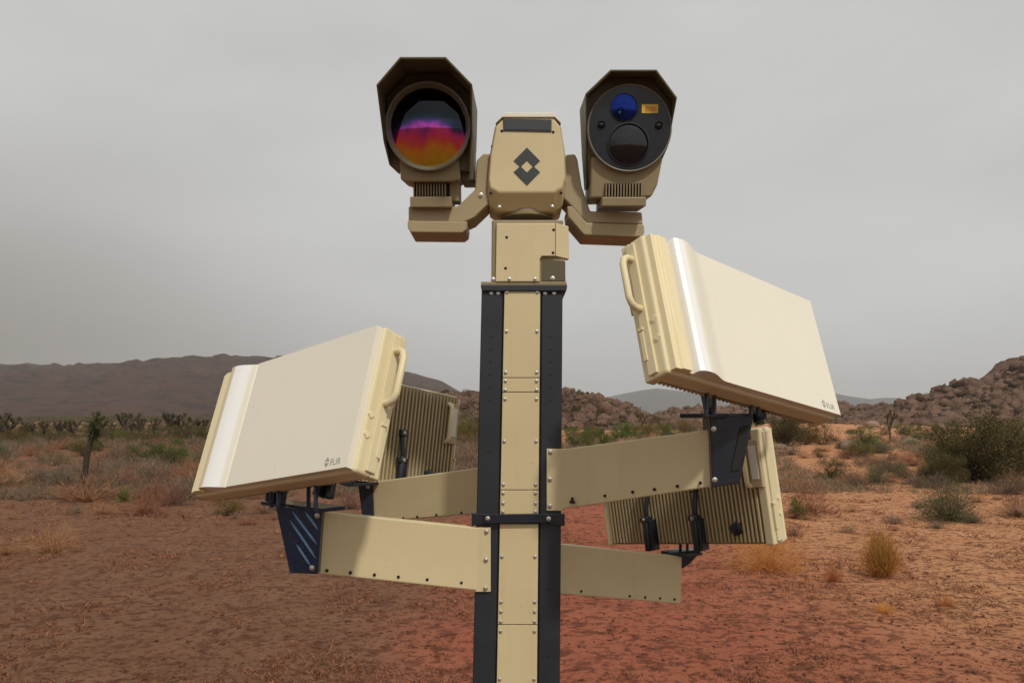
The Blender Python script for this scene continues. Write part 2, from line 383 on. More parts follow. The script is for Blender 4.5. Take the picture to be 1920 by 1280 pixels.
ridge('mountain_range', [(-420, 700), (-250, 676), (-120, 690), (0, 681), (30, 684), (55, 679), (85, 684), (110, 687), (150, 683), (190, 678), (215, 688),
      (250, 687), (300, 677), (345, 675), (375, 679), (420, 670), (455, 671), (490, 667), (530, 672), (600, 678), (680, 684), (745, 692), (790, 704),
      (830, 715), (870, 738), (930, 762), (1000, 783)], 2600, 1300, 900, M['range'], 420, 110, 0.36, 230, seed=4)
ridge('foothill', [(-200, 800), (60, 792), (150, 770), (195, 752), (215, 757), (240, 768), (300, 784), (380, 800)], 1900, 420, 400, M['range'], 160, 50, 0.25, 120, seed=14)
ridge('distant_mountain', [(1040, 790), (1100, 760), (1130, 745), (1165, 738), (1200, 731), (1230, 727), (1290, 733), (1350, 742), (1430, 752), (1500, 738),
      (1560, 736), (1590, 742), (1630, 748), (1660, 745), (1690, 749), (1740, 760), (1850, 775), (2000, 795)], 7400, 1200, 1200, M['far'], 200, 40, 0.18, 900, seed=7)
ridge('rocky_hill', [(640, 800), (700, 772), (780, 748), (850, 737), (880, 733), (900, 735), (960, 728), (1020, 733), (1050, 730), (1072, 727), (1092, 737), (1108, 746),
      (1118, 742), (1135, 752), (1160, 757), (1180, 770), (1205, 783), (1240, 800)], 260, 75, 60, M['rock'], 240, 60, 0.30, 16, 2600, (0.25, 1.7), seed=21)
ridge('rocky_hill', [(1150, 800), (1215, 782), (1240, 770), (1262, 767), (1290, 764), (1330, 768), (1420, 758), (1500, 756), (1560, 754), (1600, 759), (1625, 762),
      (1650, 754), (1668, 763), (1700, 775), (1760, 800)], 420, 90, 90, M['rock'], 240, 60, 0.30, 22, 2400, (0.4, 2.4), seed=33)
ridge('rocky_hill', [(1560, 800), (1620, 783), (1660, 770), (1690, 756), (1712, 745), (1730, 741), (1768, 729), (1780, 731), (1795, 720), (1812, 720), (1830, 731),
      (1842, 728), (1860, 710), (1880, 697), (1900, 682), (1920, 668), (1990, 640), (2100, 632), (2250, 680), (2400, 760), (2450, 800)], 330, 110, 90, M['rock'],
      320, 80, 0.32, 24, 7500, (0.35, 2.5), seed=45)
for c, sz, sd, o in BOULD: boulder_cloud(c, sz, sd, 'boulders', M['boulder'], o)

# ------------------------------------------------------------------ vegetation
def plant_mat(name, a, b, rough=0.8, trans=0.0):
    s = NB(name); geo = s.n('ShaderNodeNewGeometry'); oi = s.n('ShaderNodeObjectInfo')
    c = s.mix(geo.outputs['Random Per Island'], a, b)
    hsv = s.n('ShaderNodeHueSaturation'); s.l(c, hsv.inputs['Color'])
    s.l(s.maprange(oi.outputs['Random'], 0, 1, 0.75, 1.2), hsv.inputs['Value'])
    s.l(s.maprange(oi.outputs['Random'], 0, 1, 0.488, 0.512), hsv.inputs['Hue'])
    s.col(hsv.outputs[0]); s.set(Roughness=rough); s.b.inputs['Specular IOR Level'].default_value = 0.2
    if trans:
        tr = s.n('ShaderNodeBsdfTranslucent'); s.l(hsv.outputs[0], tr.inputs['Color'])
        mxs = s.n('ShaderNodeMixShader'); mxs.inputs[0].default_value = trans
        s.l(s.b.outputs[0], mxs.inputs[1]); s.l(tr.outputs[0], mxs.inputs[2]); s.l(mxs.outputs[0], s.out.inputs['Surface'])
    return s.m
M['dry'] = plant_mat('dry_twig', (0.13, 0.070, 0.042), (0.33, 0.20, 0.125))
M['drygrey'] = plant_mat('grey_twig', (0.10, 0.072, 0.052), (0.25, 0.185, 0.13))
M['red'] = plant_mat('russet_twig', (0.17, 0.070, 0.036), (0.42, 0.20, 0.10))
M['litter'] = plant_mat('litter_twig', (0.055, 0.022, 0.012), (0.20, 0.085, 0.045))
M['sage'] = plant_mat('sage_leaf', (0.075, 0.072, 0.035), (0.19, 0.17, 0.085), trans=0.2)
M['green'] = plant_mat('green_leaf', (0.055, 0.075, 0.016), (0.15, 0.18, 0.045), trans=0.25)
M['olive_leaf'] = plant_mat('olive_leaf', (0.085, 0.066, 0.014), (0.20, 0.145, 0.035), trans=0.25)
M['jun'] = plant_mat('juniper_leaf', (0.060, 0.054, 0.018), (0.165, 0.135, 0.050), trans=0.2)
M['josh'] = plant_mat('joshua_leaf', (0.035, 0.040, 0.015), (0.115, 0.110, 0.045))
M['joshg'] = plant_mat('joshua_green_leaf', (0.06, 0.075, 0.016), (0.17, 0.18, 0.05))
M['yellow_grass'] = plant_mat('yellow_grass', (0.36, 0.24, 0.030), (0.68, 0.48, 0.09), trans=0.45)
M['straw'] = plant_mat('orange_straw', (0.42, 0.17, 0.050), (0.72, 0.34, 0.12), trans=0.4)
M['bark'] = rock_mat('shaggy_bark', (0.05, 0.036, 0.027), (0.14, 0.098, 0.07), (0.05, 0.03, 0.02), 9.0, 0.3, (0.02, 0.014, 0.01))
M['wood'] = rock_mat('stem_wood', (0.05, 0.035, 0.024), (0.12, 0.085, 0.06), (0.05, 0.03, 0.02), 6.0, 0.3)

def unit(a): return a/np.maximum(np.linalg.norm(a, axis=-1, keepdims=True), 1e-9)
def blades(base, tip, w, rg, bend=0.0):
    """thin leaf blades: base point, tip point, half width at the middle -> two triangles each (a slim kite)"""
    d = tip-base; side = unit(np.cross(d, rg.normal(size=d.shape)))*np.asarray(w).reshape(-1, 1)
    midp = base + d*0.45 + (rg.normal(size=d.shape)*bend*np.linalg.norm(d, axis=1, keepdims=True))
    n = len(base); V = np.stack([base-side*0.45, midp+side, tip, midp-side], 1).reshape(-1, 3)
    return V, np.arange(4*n).reshape(n, 4)
def leaves(c, size, rg, asp=0.55):
    n = len(c); a = unit(rg.normal(size=(n, 3))); b = unit(np.cross(a, rg.normal(size=(n, 3))))
    sz = (size*rg.uniform(0.6, 1.4, n))[:, None]
    V = np.stack([c-a*sz, c+b*sz*asp, c+a*sz, c-b*sz*asp], 1).reshape(-1, 3)
    return V, np.arange(4*n).reshape(n, 4)
def cat(*vf):
    Vs = []; Fs = []; b = 0
    for v, f in vf: Vs.append(v); Fs.append(f+b); b += len(v)
    return np.concatenate(Vs), np.concatenate(Fs)
def twig_dome(rg, n, r, h, w, spread=1.0, droop=0.0, sub=2):
    """a dome of fine branching twigs, unit: metres; base at the origin"""
    az = rg.uniform(0, 2*math.pi, n); el = np.arccos(np.clip(1-rg.random(n)*spread, -0.1, 1))
    L = rg.uniform(0.55, 1.05, n)
    d = np.stack([np.sin(el)*np.cos(az)*r, np.sin(el)*np.sin(az)*r, np.cos(el)*h], -1)
    b0 = np.stack([rg.normal(0, 0.07*r, n), rg.normal(0, 0.07*r, n), np.full(n, -0.02)], -1)
    mid = b0 + d*0.5*L[:, None] + rg.normal(0, 0.05, (n, 3))*np.array([r, r, h])
    tip = b0 + d*L[:, None] + rg.normal(0, 0.07, (n, 3))*np.array([r, r, h]); tip[:, 2] = np.maximum(tip[:, 2]-droop*h*np.sin(el), 0.02*h)
    out = [blades(b0, mid, np.full(n, w*1.5), rg), blades(mid, tip, np.full(n, w), rg, 0.04)]
    for _ in range(sub):
        t = rg.uniform(0.2, 1.0, n)[:, None]; s0 = mid*(1-t)+tip*t
        e = s0 + rg.normal(0, 0.15, (n, 3))*np.array([r, r, h]) + d*0.12; e[:, 2] = np.maximum(e[:, 2], 0.02*h)
        out.append(blades(s0, e, np.full(n, w*0.75), rg, 0.05))
    return cat(*out), tip
def crown_points(rg, n, r, h, lobes, z0=0.25, fill=0.5):
    """points through an uneven crown made of many lobes"""
    az = rg.uniform(0, 6.283, lobes); rad = r*np.sqrt(rg.random(lobes))*0.72
    lc = np.stack([rad*np.cos(az), rad*np.sin(az), h*(z0 + (1-z0)*rg.random(lobes)*0.78*(1-0.5*(rad/r)**2))], -1)
    lr = rg.uniform(0.16, 0.36, lobes)
    k = rg.integers(0, lobes, n); u = unit(rg.normal(size=(n, 3)))*(rg.random(n)**fill)[:, None]
    p = lc[k] + u*lr[k][:, None]*np.array([r, r, h*0.75]); z = np.sort(p[:, 2])[int(n*0.995)]; p[:, 2] *= h/z; lc[:, 2] *= h/z; p[:, 2] = np.maximum(p[:, 2], 0.03*h); return p, lc
def add_plant(name, meshes, x, y, s, rz, label, catg, group=None, sz=None, tilt=None):
    """meshes: one mesh -> a thing of one mesh; several (part name, mesh) -> an Empty that parents its parts"""
    loc = (x, y, float(gh(x, y)) - 0.01)
    if len(meshes) == 1:
        o = bpy.data.objects.new(name, meshes[0][1]); link(o)
    else:
        o = bpy.data.objects.new(name, None); link(o); o.empty_display_size = 0.2
        for pn, me in meshes: link(bpy.data.objects.new(pn, me), o)
    o.location = loc; o.scale = s if isinstance(s, tuple) else (s, s, s); o.rotation_euler = tilt if tilt else (0, 0, rz)
    if tilt: o.rotation_euler = (tilt[0], tilt[1], rz)
    return tag(o, label, catg, group)

# prototypes (unit size: 1 m tall)
def proto_twig(seed, mat, n=230, r=0.75, w=0.006, leafmat=None, nl=0, ls=0.02, spread=1.0, droop=0.0):
    rg = np.random.default_rng(seed); (V, Fc), tip = twig_dome(rg, n, r, 1.0, w, spread, droop)
    out = [('stems', np_mesh('stems', V, Fc, [mat]))]
    if nl:
        k = rg.integers(0, len(tip), nl); c = tip[k]*rg.uniform(0.55, 1.04, (nl, 1)) + rg.normal(0, 0.05, (nl, 3)); c[:, 2] = np.maximum(c[:, 2], 0.02)
        lv, lf = leaves(c, ls, rg); out.append(('foliage', np_mesh('foliage', lv, lf, [leafmat])))
    return out
def proto_bush(seed, leafmat, n=2600, r=0.8, lobes=26, ls=0.030, mat=None, z0=0.1):
    rg = np.random.default_rng(seed); p, lc = crown_points(rg, n, r, 1.0, lobes, z0)
    lv, lf = leaves(p, ls, rg, 0.5)
    b0 = rg.normal(0, 0.04, (len(lc), 3)); b0[:, 2] = -0.02
    st = blades(b0, lc, np.full(len(lc), 0.012), rg, 0.03)
    (tv, tf), _ = twig_dome(rg, 60, r*0.9, 0.95, 0.006)
    sv, sf = cat(st, (tv, tf))
    return [('stems', np_mesh('stems', sv, sf, [mat or M['wood']])), ('foliage', np_mesh('foliage', lv, lf, [leafmat]))]
def rosette(rg, c, ax, n, L, w, reach=0.15):
    d = unit(rg.normal(size=(n, 3)) + ax*0.55); b = c + d*L*reach*0.3; return blades(b, b+d*L*rg.uniform(0.75, 1.1, (n, 1)), np.full(n, w), rg)
def proto_joshua(seed, forks=3, leafmat=None, height=1.0, trunk_r=0.05, spread=0.7, nb=34, L=0.105, levels=2, trunk=None, single=False):
    rg = np.random.default_rng(seed); mb = MB(); bl = []
    def limb(p, d, ln, r, lev):
        d = d/np.linalg.norm(d); q = p + d*ln + np.array([0, 0, ln*0.12])
        m = (p+q)/2 + rg.normal(0, 0.06, 3)*ln
        mb.tube([p, m, q], [r, r*0.92, r*0.85], 7)
        k = 30                                             # dead leaves lying back along the limb
        t = rg.uniform(0.55 if lev == levels else 0.0, 1, (k, 1)); b = p*(1-t)+q*t; o_ = unit(np.cross(rg.normal(size=(k, 3)), d))
        bl.append(blades(b, b + o_*L*0.5 - d*L*0.45, np.full(k, L*0.07), rg))
        if lev == 0 or (lev < levels and rg.random() < 0.25):
            bl.append(rosette(rg, q, d, nb, L, L*0.075)); bl.append(rosette(rg, q-d*L*0.55, d, nb//2, L*0.8, L*0.07)); return
        nf = forks if lev == levels else int(rg.integers(2, 4)); a0 = rg.uniform(0, 6.283)
        for i in range(nf):
            az = a0 + 6.283*(i+rg.uniform(-0.35, 0.35))/nf; e = rg.uniform(0.3, 1.0)*spread
            nd = np.array([math.cos(az)*e, math.sin(az)*e, rg.uniform(0.35, 1.0)]) + d*0.3
            limb(q - d*ln*rg.uniform(0, 0.35)*(lev == levels), nd, rg.uniform(0.15, 0.30), r*0.8, lev-1)
    if trunk is not None:
        mb.tube(trunk[0], trunk[1], 9); q = np.array(trunk[0][-1]); d = np.array([0.05, 0, 1.0])
        for dz, kn in ((0.0, nb), (-0.05, nb), (-0.10, nb), (0.05, nb)): bl.append(rosette(rg, q+np.array([0, 0, dz])+rg.normal(0, 0.014, 3), d, kn, L, L*0.05))
    else:
        limb(np.array([0, 0, -0.03]), np.array([rg.normal(0, 0.12), rg.normal(0, 0.12), 1]), rg.uniform(0.34, 0.50), trunk_r, levels)
    V, Fc = cat(*bl); top = V[:, 2].max() if trunk is None else 1.0; V = V/top*height
    mb.v = [tuple(np.array(v)/top*height) for v in mb.v]
    tm = make_mesh('trunk', mb, 60); tm.materials.append(M['bark'])
    return [('trunk', tm), ('crown', np_mesh('crown', V, Fc, [leafmat or M['josh']]))]
def proto_yucca(seed, mat, n=170):
    rg = np.random.default_rng(seed); d = unit(rg.normal(size=(n, 3))); d[:, 2] = np.abs(d[:, 2])*1.1+0.03
    d = unit(d); b = d*0.06; return [('foliage', np_mesh('foliage', *blades(b, d*rg.uniform(0.7, 1.05, (n, 1)), np.full(n, 0.022), rg), [mat]))]
def proto_tuft(seed, mat, n=260, r=0.35, w=0.006):
    rg = np.random.default_rng(seed); (V, Fc), _ = twig_dome(rg, n, r, 1.0, w, 0.75, 0.0, 2); return [('foliage', np_mesh('foliage', V, Fc, [mat]))]
DRY = [proto_twig(11+i, M['dry'], 320, 0.85, 0.005, spread=1.0) for i in range(3)]
GREY = [proto_twig(21+i, M['drygrey'], 330, 0.85, 0.005, M['sage'], 380, 0.022) for i in range(3)]
RED = [proto_twig(31+i, M['red'], 330, 0.95, 0.0045, spread=1.05) for i in range(2)]
SAGE = [proto_twig(41+i, M['sage'], 520, 0.80, 0.0055, M['sage'], 2600, 0.016, spread=1.0) for i in range(3)]
GREEN = [proto_bush(51+i, M['green'], 4200, 0.95, 30, 0.022) for i in range(3)]
OLIVE = [proto_bush(61+i, M['olive_leaf'], 4200, 0.95, 30, 0.021) for i in range(2)]
JUNB = [proto_bush(71+i, M['jun'], 7000, 0.90, 34, 0.020) for i in range(2)]
JOSH = [proto_joshua(81+i, 3 if i % 2 else 4, spread=0.9+0.15*(i % 3)) for i in range(8)]
YUC = [proto_yucca(91+i, M['joshg']) for i in range(2)]
def one(p): return [p[-1]]                          # a far small copy: its foliage mesh alone is enough
def merged(p, name):
    vs = []; fs = []; mats = []; mi = []; b = 0
    for k, (_, me) in enumerate(p):
        v = np.empty(len(me.vertices)*3, np.float32); me.vertices.foreach_get('co', v); vs.append(v.reshape(-1, 3))
        f = np.empty(len(me.loops), np.int32); me.loops.foreach_get('vertex_index', f)
        fs.append(f.reshape(-1, 4)+b); b += len(v)//3; mats.append(me.materials[0]); mi += [k]*(len(f)//4)
    return [(name, np_mesh(name, np.concatenate(vs), np.concatenate(fs), mats, mi))]
def put(name, proto, px, py, hpx, label, catg, wk=1.0, rz=None, group=None, tilt=None, seed=0):
    """stand a plant on the ground at a pixel; hpx is its height in photo pixels"""
    x, y = G(px, py); h = hpx/F*y
    rnd = random.Random(int(px*7+py*13+seed))
    return add_plant(name, proto, x, y, (h*wk, h*wk, h), rnd.uniform(0, 6.28) if rz is None else rz, label, catg, group, tilt=tilt)

# --- plants one can point to: left of the mast
lean = proto_joshua(301, leafmat=M['josh'], nb=110, L=0.115, single=True,
                    trunk=([(0, 0, -0.03), (0.03, 0, 0.10), (0.08, 0, 0.26), (0.10, 0, 0.46), (0.155, 0, 0.66), (0.185, 0, 0.80)],
                           [0.055, 0.038, 0.036, 0.038, 0.034, 0.026]))
put('joshua_tree', lean, 148, 921, 150, 'leaning bare trunk with one green tuft, nearest tree on the left', 'tree', 1.0, 0.0)
jl = [(17, 828, 50, 1, 'joshua tree at the left edge of the photo with a branched dark crown'),
      (44, 826, 34, 2, 'short joshua tree second from the left edge'),
      (64, 826, 30, 3, 'small joshua tree just left of the wide low branching one'),
      (85, 824, 32, 0, 'wide low branching joshua tree in the left row'),
      (113, 825, 34, 4, 'joshua tree left of the leaning trunk with stubby raised arms'),
      (191, 828, 52, 7, 'tall dense joshua tree right of the leaning trunk'),
      (231, 823, 46, 5, 'slim forked joshua tree standing clear in the left row'),
      (262, 820, 36, 6, 'joshua tree with two raised arms right of the slim forked one'),
      (291, 822, 34, 3, 'low joshua tree with a round crown beside the dark thicket'),
      (316, 824, 46, 0, 'upright joshua tree with a pale trunk near the left radar panel'),
      (372, 822, 34, 5, 'joshua tree half behind the edge of the left radar panel')]
jl += [(140, 826, 36, 5, 'dark joshua tree hidden partly behind the tuft of the leaning trunk'), (212, 822, 30, 3, 'short joshua tree between the tall dense one and the slim forked one'),
       (248, 820, 28, 0, 'stubby joshua tree just right of the slim forked one'), (335, 823, 44, 6, 'dark joshua tree right of the pale trunked one'),
       (355, 825, 40, 7, 'bushy joshua tree rising out of the dark thicket'), (2, 824, 34, 4, 'joshua tree cut off by the left edge of the photo')]
for px, py, h, k, lb in jl: put('joshua_tree', JOSH[k], px, py, h*1.15, lb, 'tree', 1.15, group='joshua trees in the left row')
put('joshua_tree', JOSH[3], 1668, 828, 62, 'lone thin joshua tree on the flat below the right rocky hill', 'tree', 0.6)
put('joshua_tree', JOSH[1], 1204, 806, 34, 'small dark joshua tree on the skyline right of the mast', 'tree', 1.0)
put('leafy_bush', GREEN[0], 316, 876, 46, 'round dark green bush left of the left radar panel', 'bush', 1.05)
put('leafy_bush', JUNB[0], 100, 834, 24, 'small dark green bush below the left joshua row', 'bush', 1.0)
put('leafy_bush', JUNB[1], 352, 830, 34, 'dark thicket under the joshua trees at the left radar panel', 'bush', 1.6)
put('leafy_bush', OLIVE[0], 40, 834, 28, 'olive bush at the left edge below the joshua row', 'bush', 1.6)
put('leafy_bush', OLIVE[1], 262, 833, 18, 'flat olive bush below the joshua tree with two raised arms', 'bush', 2.0)
put('yucca', YUC[0], 74, 848, 18, 'small bright green yucca in front of the olive bush', 'yucca', 0.7)
put('yucca', YUC[1], 232, 938, 38, 'spiky green yucca among dry brush left of the left radar panel', 'yucca', 0.55)
put('dry_shrub', DRY[0], 330, 948, 62, 'tall brown dry shrub under the left corner of the left radar panel', 'shrub', 0.85)
put('dry_shrub', RED[0], 100, 1034, 66, 'wispy dry shrub alone on bare soil at the lower left', 'shrub', 1.05)
put('dry_shrub', RED[1], 15, 1038, 38, 'low dry shrub cut by the left edge above bare soil', 'shrub', 1.4)
put('dry_shrub', RED[0], 270, 966, 60, 'pinkish dry shrub in front of the spiky yucca', 'shrub', 1.05)
put('dry_shrub', RED[1], 190, 963, 30, 'low pinkish dry shrub left of the spiky yucca', 'shrub', 1.3)
put('dry_shrub', GREY[0], 115, 915, 52, 'grey brown shrub at the foot of the leaning trunk', 'shrub', 1.1)
put('dry_shrub', GREY[1], 60, 905, 40, 'grey shrub left of the leaning trunk', 'shrub', 1.2)
put('dry_shrub', GREY[2], 10, 915, 40, 'grey shrub touching the left edge behind bare soil', 'shrub', 1.2)
put('dry_shrub', GREY[2], 200, 880, 30, 'dome of grey twigs just right of the leaning trunk', 'shrub', 1.2)
put('dry_shrub', OLIVE[1], 430, 968, 34, 'dark low shrub beneath the left radar panel', 'shrub', 1.3)
put('dry_shrub', DRY[1], 495, 964, 30, 'brown dry shrub beside the left black bracket', 'shrub', 1.2)
put('dry_shrub', DRY[2], 655, 955, 40, 'dry shrub seen between the two left arms brackets', 'shrub', 1.2)
# --- between the mast and the right radar panel
put('leafy_bush', GREEN[1], 1085, 842, 42, 'bright green bush right beside the mast above the right arm', 'bush', 1.0)
put('leafy_bush', GREEN[2], 1160, 826, 34, 'green bush between two yuccas above the right arm', 'bush', 1.1)
put('yucca', YUC[0], 1133, 838, 34, 'dark spiky yucca beside the green bush right of the mast', 'yucca', 0.75)
put('yucca', YUC[1], 1174, 824, 40, 'tallest spiky yucca below the small skyline joshua tree', 'yucca', 0.65)
put('yucca', YUC[0], 1250, 822, 34, 'spiky yucca left of the right black bracket', 'yucca', 0.7)
put('leafy_bush', OLIVE[0], 1215, 818, 26, 'olive bush between yuccas above the right arm', 'bush', 1.3)
put('leafy_bush', OLIVE[1], 1290, 812, 26, 'olive bush under the left end of the right radar panel', 'bush', 1.3)
put('leafy_bush', OLIVE[0], 876, 825, 36, 'olive brown bush against the left edge of the mast', 'bush', 0.9)
put('leafy_bush', JUNB[0], 880, 815, 44, 'dark bush behind the left edge of the mast', 'bush', 0.9)
# --- right of the mast
jr = np.random.default_rng(400)
pj, lj = crown_points(jr, 34000, 1.0, 1.0, 70, 0.12, 0.42)
jl_v, jl_f = leaves(pj, 0.0145, jr, 0.5)
mbj = MB()
for i in range(26):
    e = Vector(lj[i]); b = Vector((jr.normal(0, 0.03), jr.normal(0, 0.03), -0.05)); m = (b+e)/2 + Vector(jr.normal(0, 0.06, 3)); m.z = max(m.z, 0.05)
    mbj.tube([b, m, e], [0.035, 0.02, 0.008], 6)
tj = make_mesh('trunk', mbj, 60); tj.materials.append(M['wood'])
JUN = [('trunk', tj), ('crown', np_mesh('crown', jl_v, jl_f, [M['jun']]))]
put('juniper_tree', JUN, 1838, 900, 128, 'largest dark juniper at the right edge in front of the rocky hill', 'tree', 0.92, 0.5)
put('juniper_tree', JUN, 1925, 890, 108, 'juniper cut by the right edge behind the largest juniper', 'tree', 0.8, 2.4)
put('juniper_tree', JUN, 1770, 905, 62, 'low juniper limb mass at the left foot of the largest juniper', 'tree', 0.9, 4.1)
put('juniper_tree', JUN, 1474, 838, 60, 'dark tree under the lower corner of the right radar panel', 'tree', 0.75, 1.0)
put('leafy_bush', OLIVE[0], 1542, 834, 40, 'wide olive bush below the lower corner of the right radar panel', 'bush', 1.15)
put('leafy_bush', OLIVE[1], 1510, 834, 34, 'olive bush beside the dark tree under the right radar panel', 'bush', 1.0)
put('leafy_bush', GREEN[0], 1625, 846, 46, 'bright green bush left of the lone thin joshua tree', 'bush', 0.95)
put('leafy_bush', GREEN[1], 1738, 822, 30, 'bright green bush right of the lone thin joshua tree', 'bush', 1.2)
put('leafy_bush', GREEN[2], 1702, 818, 24, 'flat green bush behind the pale boulder', 'bush', 1.3)
put('leafy_bush', GREEN[2], 1780, 815, 22, 'pale green bush at the foot of the right rocky hill', 'bush', 1.5)
put('leafy_bush', JUNB[0], 1557, 897, 46, 'compact dark green bush right of the rear radar', 'bush', 0.95)
put('leafy_bush', SAGE[0], 1643, 905, 48, 'grey green bush in the middle of the right flat', 'bush', 0.75)
put('leafy_bush', SAGE[1], 1690, 890, 36, 'smaller grey green bush beside the one in the middle of the right flat', 'bush', 0.9)
put('leafy_bush', SAGE[2], 1776, 976, 84, 'large round grey green bush in front of the juniper', 'bush', 0.95)
put('dry_shrub', GREY[0], 1722, 912, 32, 'grey twig shrub between the juniper and the grey green bush', 'shrub', 1.0)
put('dry_shrub', DRY[0], 1906, 968, 60, 'dry brown shrub cut by the right edge below the juniper', 'shrub', 0.8)
put('dry_shrub', RED[0], 1518, 966, 78, 'pinkish dry shrub touching the right side of the rear radar', 'shrub', 0.75)
put('leafy_bush', GREEN[0], 1494, 974, 40, 'small green bush against the right side of the rear radar', 'bush', 0.6)
put('dry_shrub', proto_twig(505, M['straw'], 520, 0.9, 0.0035, spread=0.95), 1437, 1068, 112, 'orange brush below the rear right radar panel', 'shrub', 0.85)
put('grass_clump', [('inner_blades', proto_tuft(501, M['yellow_grass'], 520, 0.42, 0.0045)[0][1]), ('outer_blades', proto_tuft(511, M['straw'], 420, 0.62, 0.004)[0][1])], 1652, 1082, 98, 'tall yellow green grass clump alone on the right sand', 'grass clump', 0.9)
put('grass_clump', proto_tuft(502, M['straw'], 300, 0.6), 1560, 1088, 34, 'low orange grass left of the yellow green clump', 'grass clump', 1.2)
put('grass_clump', proto_tuft(503, M['straw'], 300, 0.6), 1660, 1150, 26, 'low orange grass in front of the yellow green clump', 'grass clump', 1.6)
put('grass_clump', proto_tuft(504, M['straw'], 260, 0.6), 1775, 1135, 24, 'low straw grass on the sand at the lower right', 'grass clump', 1.6)
# boulders one can point to
def boulder(px, py, w, h, label, seed):
    x, y = G(px, py); rg = np.random.default_rng(seed); bm = bmesh.new(); bmesh.ops.create_icosphere(bm, subdivisions=3, radius=1)
    for v in bm.verts:
        c = np.array(v.co[:]); d = 1 + 0.22*float(fbm(c[0]*1.4+seed, c[1]*1.4+c[2]*1.1, 3, seed)); v.co = Vector(c*d)
        v.co.x *= w/2/F*y; v.co.y *= w/2.4/F*y; v.co.z = v.co.z*h*0.62/F*y + h*0.35/F*y
    me = bpy.data.meshes.new('boulder'); bm.to_mesh(me); bm.free(); me.materials.append(M['paleboulder'])
    for p in me.polygons: p.use_smooth = True
    o = link(bpy.data.objects.new('boulder', me)); o.location = (x, y, float(gh(x, y))-0.02); tag(o, label, 'boulder')
boulder(1708, 831, 28, 13, 'flat pale boulder between green bushes below the right hill', 3)
boulder(1590, 845, 30, 20, 'pale pointed boulder left of the bright green bush', 5)
boulder(1462, 845, 30, 12, 'low pale boulder right under the corner of the right radar panel', 8)
boulder(1766, 803, 22, 9, 'pinkish boulder above the pale green bush', 9)
boulder(1635, 800, 26, 14, 'pinkish boulder behind the lone thin joshua tree', 12)
# --- many more small shrubs that nothing tells apart, by area
FILL = [merged(p, 'dry_shrub') for p in (DRY[0], DRY[1], GREY[0], GREY[1], RED[0], RED[1])]
FILLG = [merged(p, 'leafy_bush') for p in (SAGE[0], SAGE[1], OLIVE[0], GREEN[1])]
rnd = random.Random(77)
def fill(n, x0, x1, y0, y1, label, group, green, hs=(0.35, 0.85), pw=1.6):
    for _ in range(n):
        px = rnd.uniform(x0, x1); py = y0 + (y1-y0)*rnd.random()**pw
        x, y = G(px, py); h = rnd.uniform(*hs)
        o = add_plant('leafy_bush' if green else 'dry_shrub', rnd.choice(FILLG if green else FILL), x, y, (h*rnd.uniform(1.0, 1.5), h*rnd.uniform(1.0, 1.5), h),
                      rnd.uniform(0, 6.28), label, 'bush' if green else 'shrub', group)
fill(80, -10, 470, 828, 940, 'low dry brown shrub on the brushy flat left of the mast', 'dry shrubs on the left flat', False, (0.6, 1.25))
fill(34, -10, 440, 824, 870, 'low olive green bush on the brushy flat left of the mast', 'green bushes on the left flat', True, (0.6, 1.3))
fill(64, 1470, 1930, 824, 930, 'low dry brown shrub on the flat right of the rear radar', 'dry shrubs on the right flat', False, (0.55, 1.15))
fill(30, 1480, 1930, 808, 866, 'low green bush on the flat below the right rocky hill', 'green bushes on the right flat', True, (0.5, 1.2))
fill(26, 1050, 1330, 803, 850, 'small green bush on the slope between mast and right radar panel', 'green bushes behind the right arm', True, (0.7, 1.6))
fill(14, 850, 900, 815, 880, 'small dry shrub seen between the left rear radar and the mast', 'dry shrubs behind the left rear radar', False, (0.5, 1.0))
fill(14, 1470, 1930, 930, 1010, 'ankle high dry shrub on the sand beyond the yellow grass', 'tiny shrubs on the right sand', False, (0.15, 0.35), 1.0)
fill(12, 0, 640, 935, 985, 'ankle high dry shrub along the edge of the bare soil at left', 'tiny shrubs on the left soil', False, (0.2, 0.42), 1.0)

# ground cover nobody could count: dry tufts, twigs and pebbles
rg = np.random.default_rng(900)
def scatter(n, y0, y1):
    y = 1/(rg.uniform(1/y1, 1/y0, n)); x = rg.uniform(-1.0, 1.0, n)*y; return x, y
x, y = scatter(34000, 8.0, 70); keep = fbm(x/1.3, y/1.0, 3, 77) > 0.04; x, y = x[keep], y[keep]
n = len(x); nb = 9; base = np.repeat(np.stack([x, y, gh(x, y)-0.01], -1), nb, 0)
ht = np.repeat((0.02+0.10*rg.random(n)**2)*np.clip(y/14, 0.8, 2.2), nb)
base[:, :2] += rg.normal(0, 1, (n*nb, 2))*ht[:, None]*0.5
tip = base + np.stack([rg.normal(0, 0.7, n*nb), rg.normal(0, 0.7, n*nb), rg.uniform(0.35, 1.0, n*nb)], -1)*ht[:, None]
o = link(bpy.data.objects.new('dry_grass', np_mesh('dry_grass', *blades(base, tip, ht*0.05+0.0015, rg), [M['red']])))
o['kind'] = 'stuff'; tag(o, 'sparse russet dry grass scattered over the bare soil', 'grass')
x, y = scatter(66000, 7.5, 50); keep = fbm(x/1.1, y/0.8, 3, 177) > 0.0; x, y = x[keep], y[keep]; n = len(x)
b = np.stack([x, y, gh(x, y)+0.006], -1); L = rg.uniform(0.02, 0.10, n); az = rg.uniform(0, 6.283, n)
t = b + np.stack([np.cos(az)*L, np.sin(az)*L, rg.uniform(0.0, 0.35, n)*L], -1)
o = link(bpy.data.objects.new('twig_litter', np_mesh('twig_litter', *blades(b, t, np.full(n, 0.0042), rg, 0.08), [M['litter']])))
o['kind'] = 'stuff'; tag(o, 'fallen twigs and plant litter lying on the soil', 'litter')
x, y = scatter(9000, 7.5, 45); n = len(x)
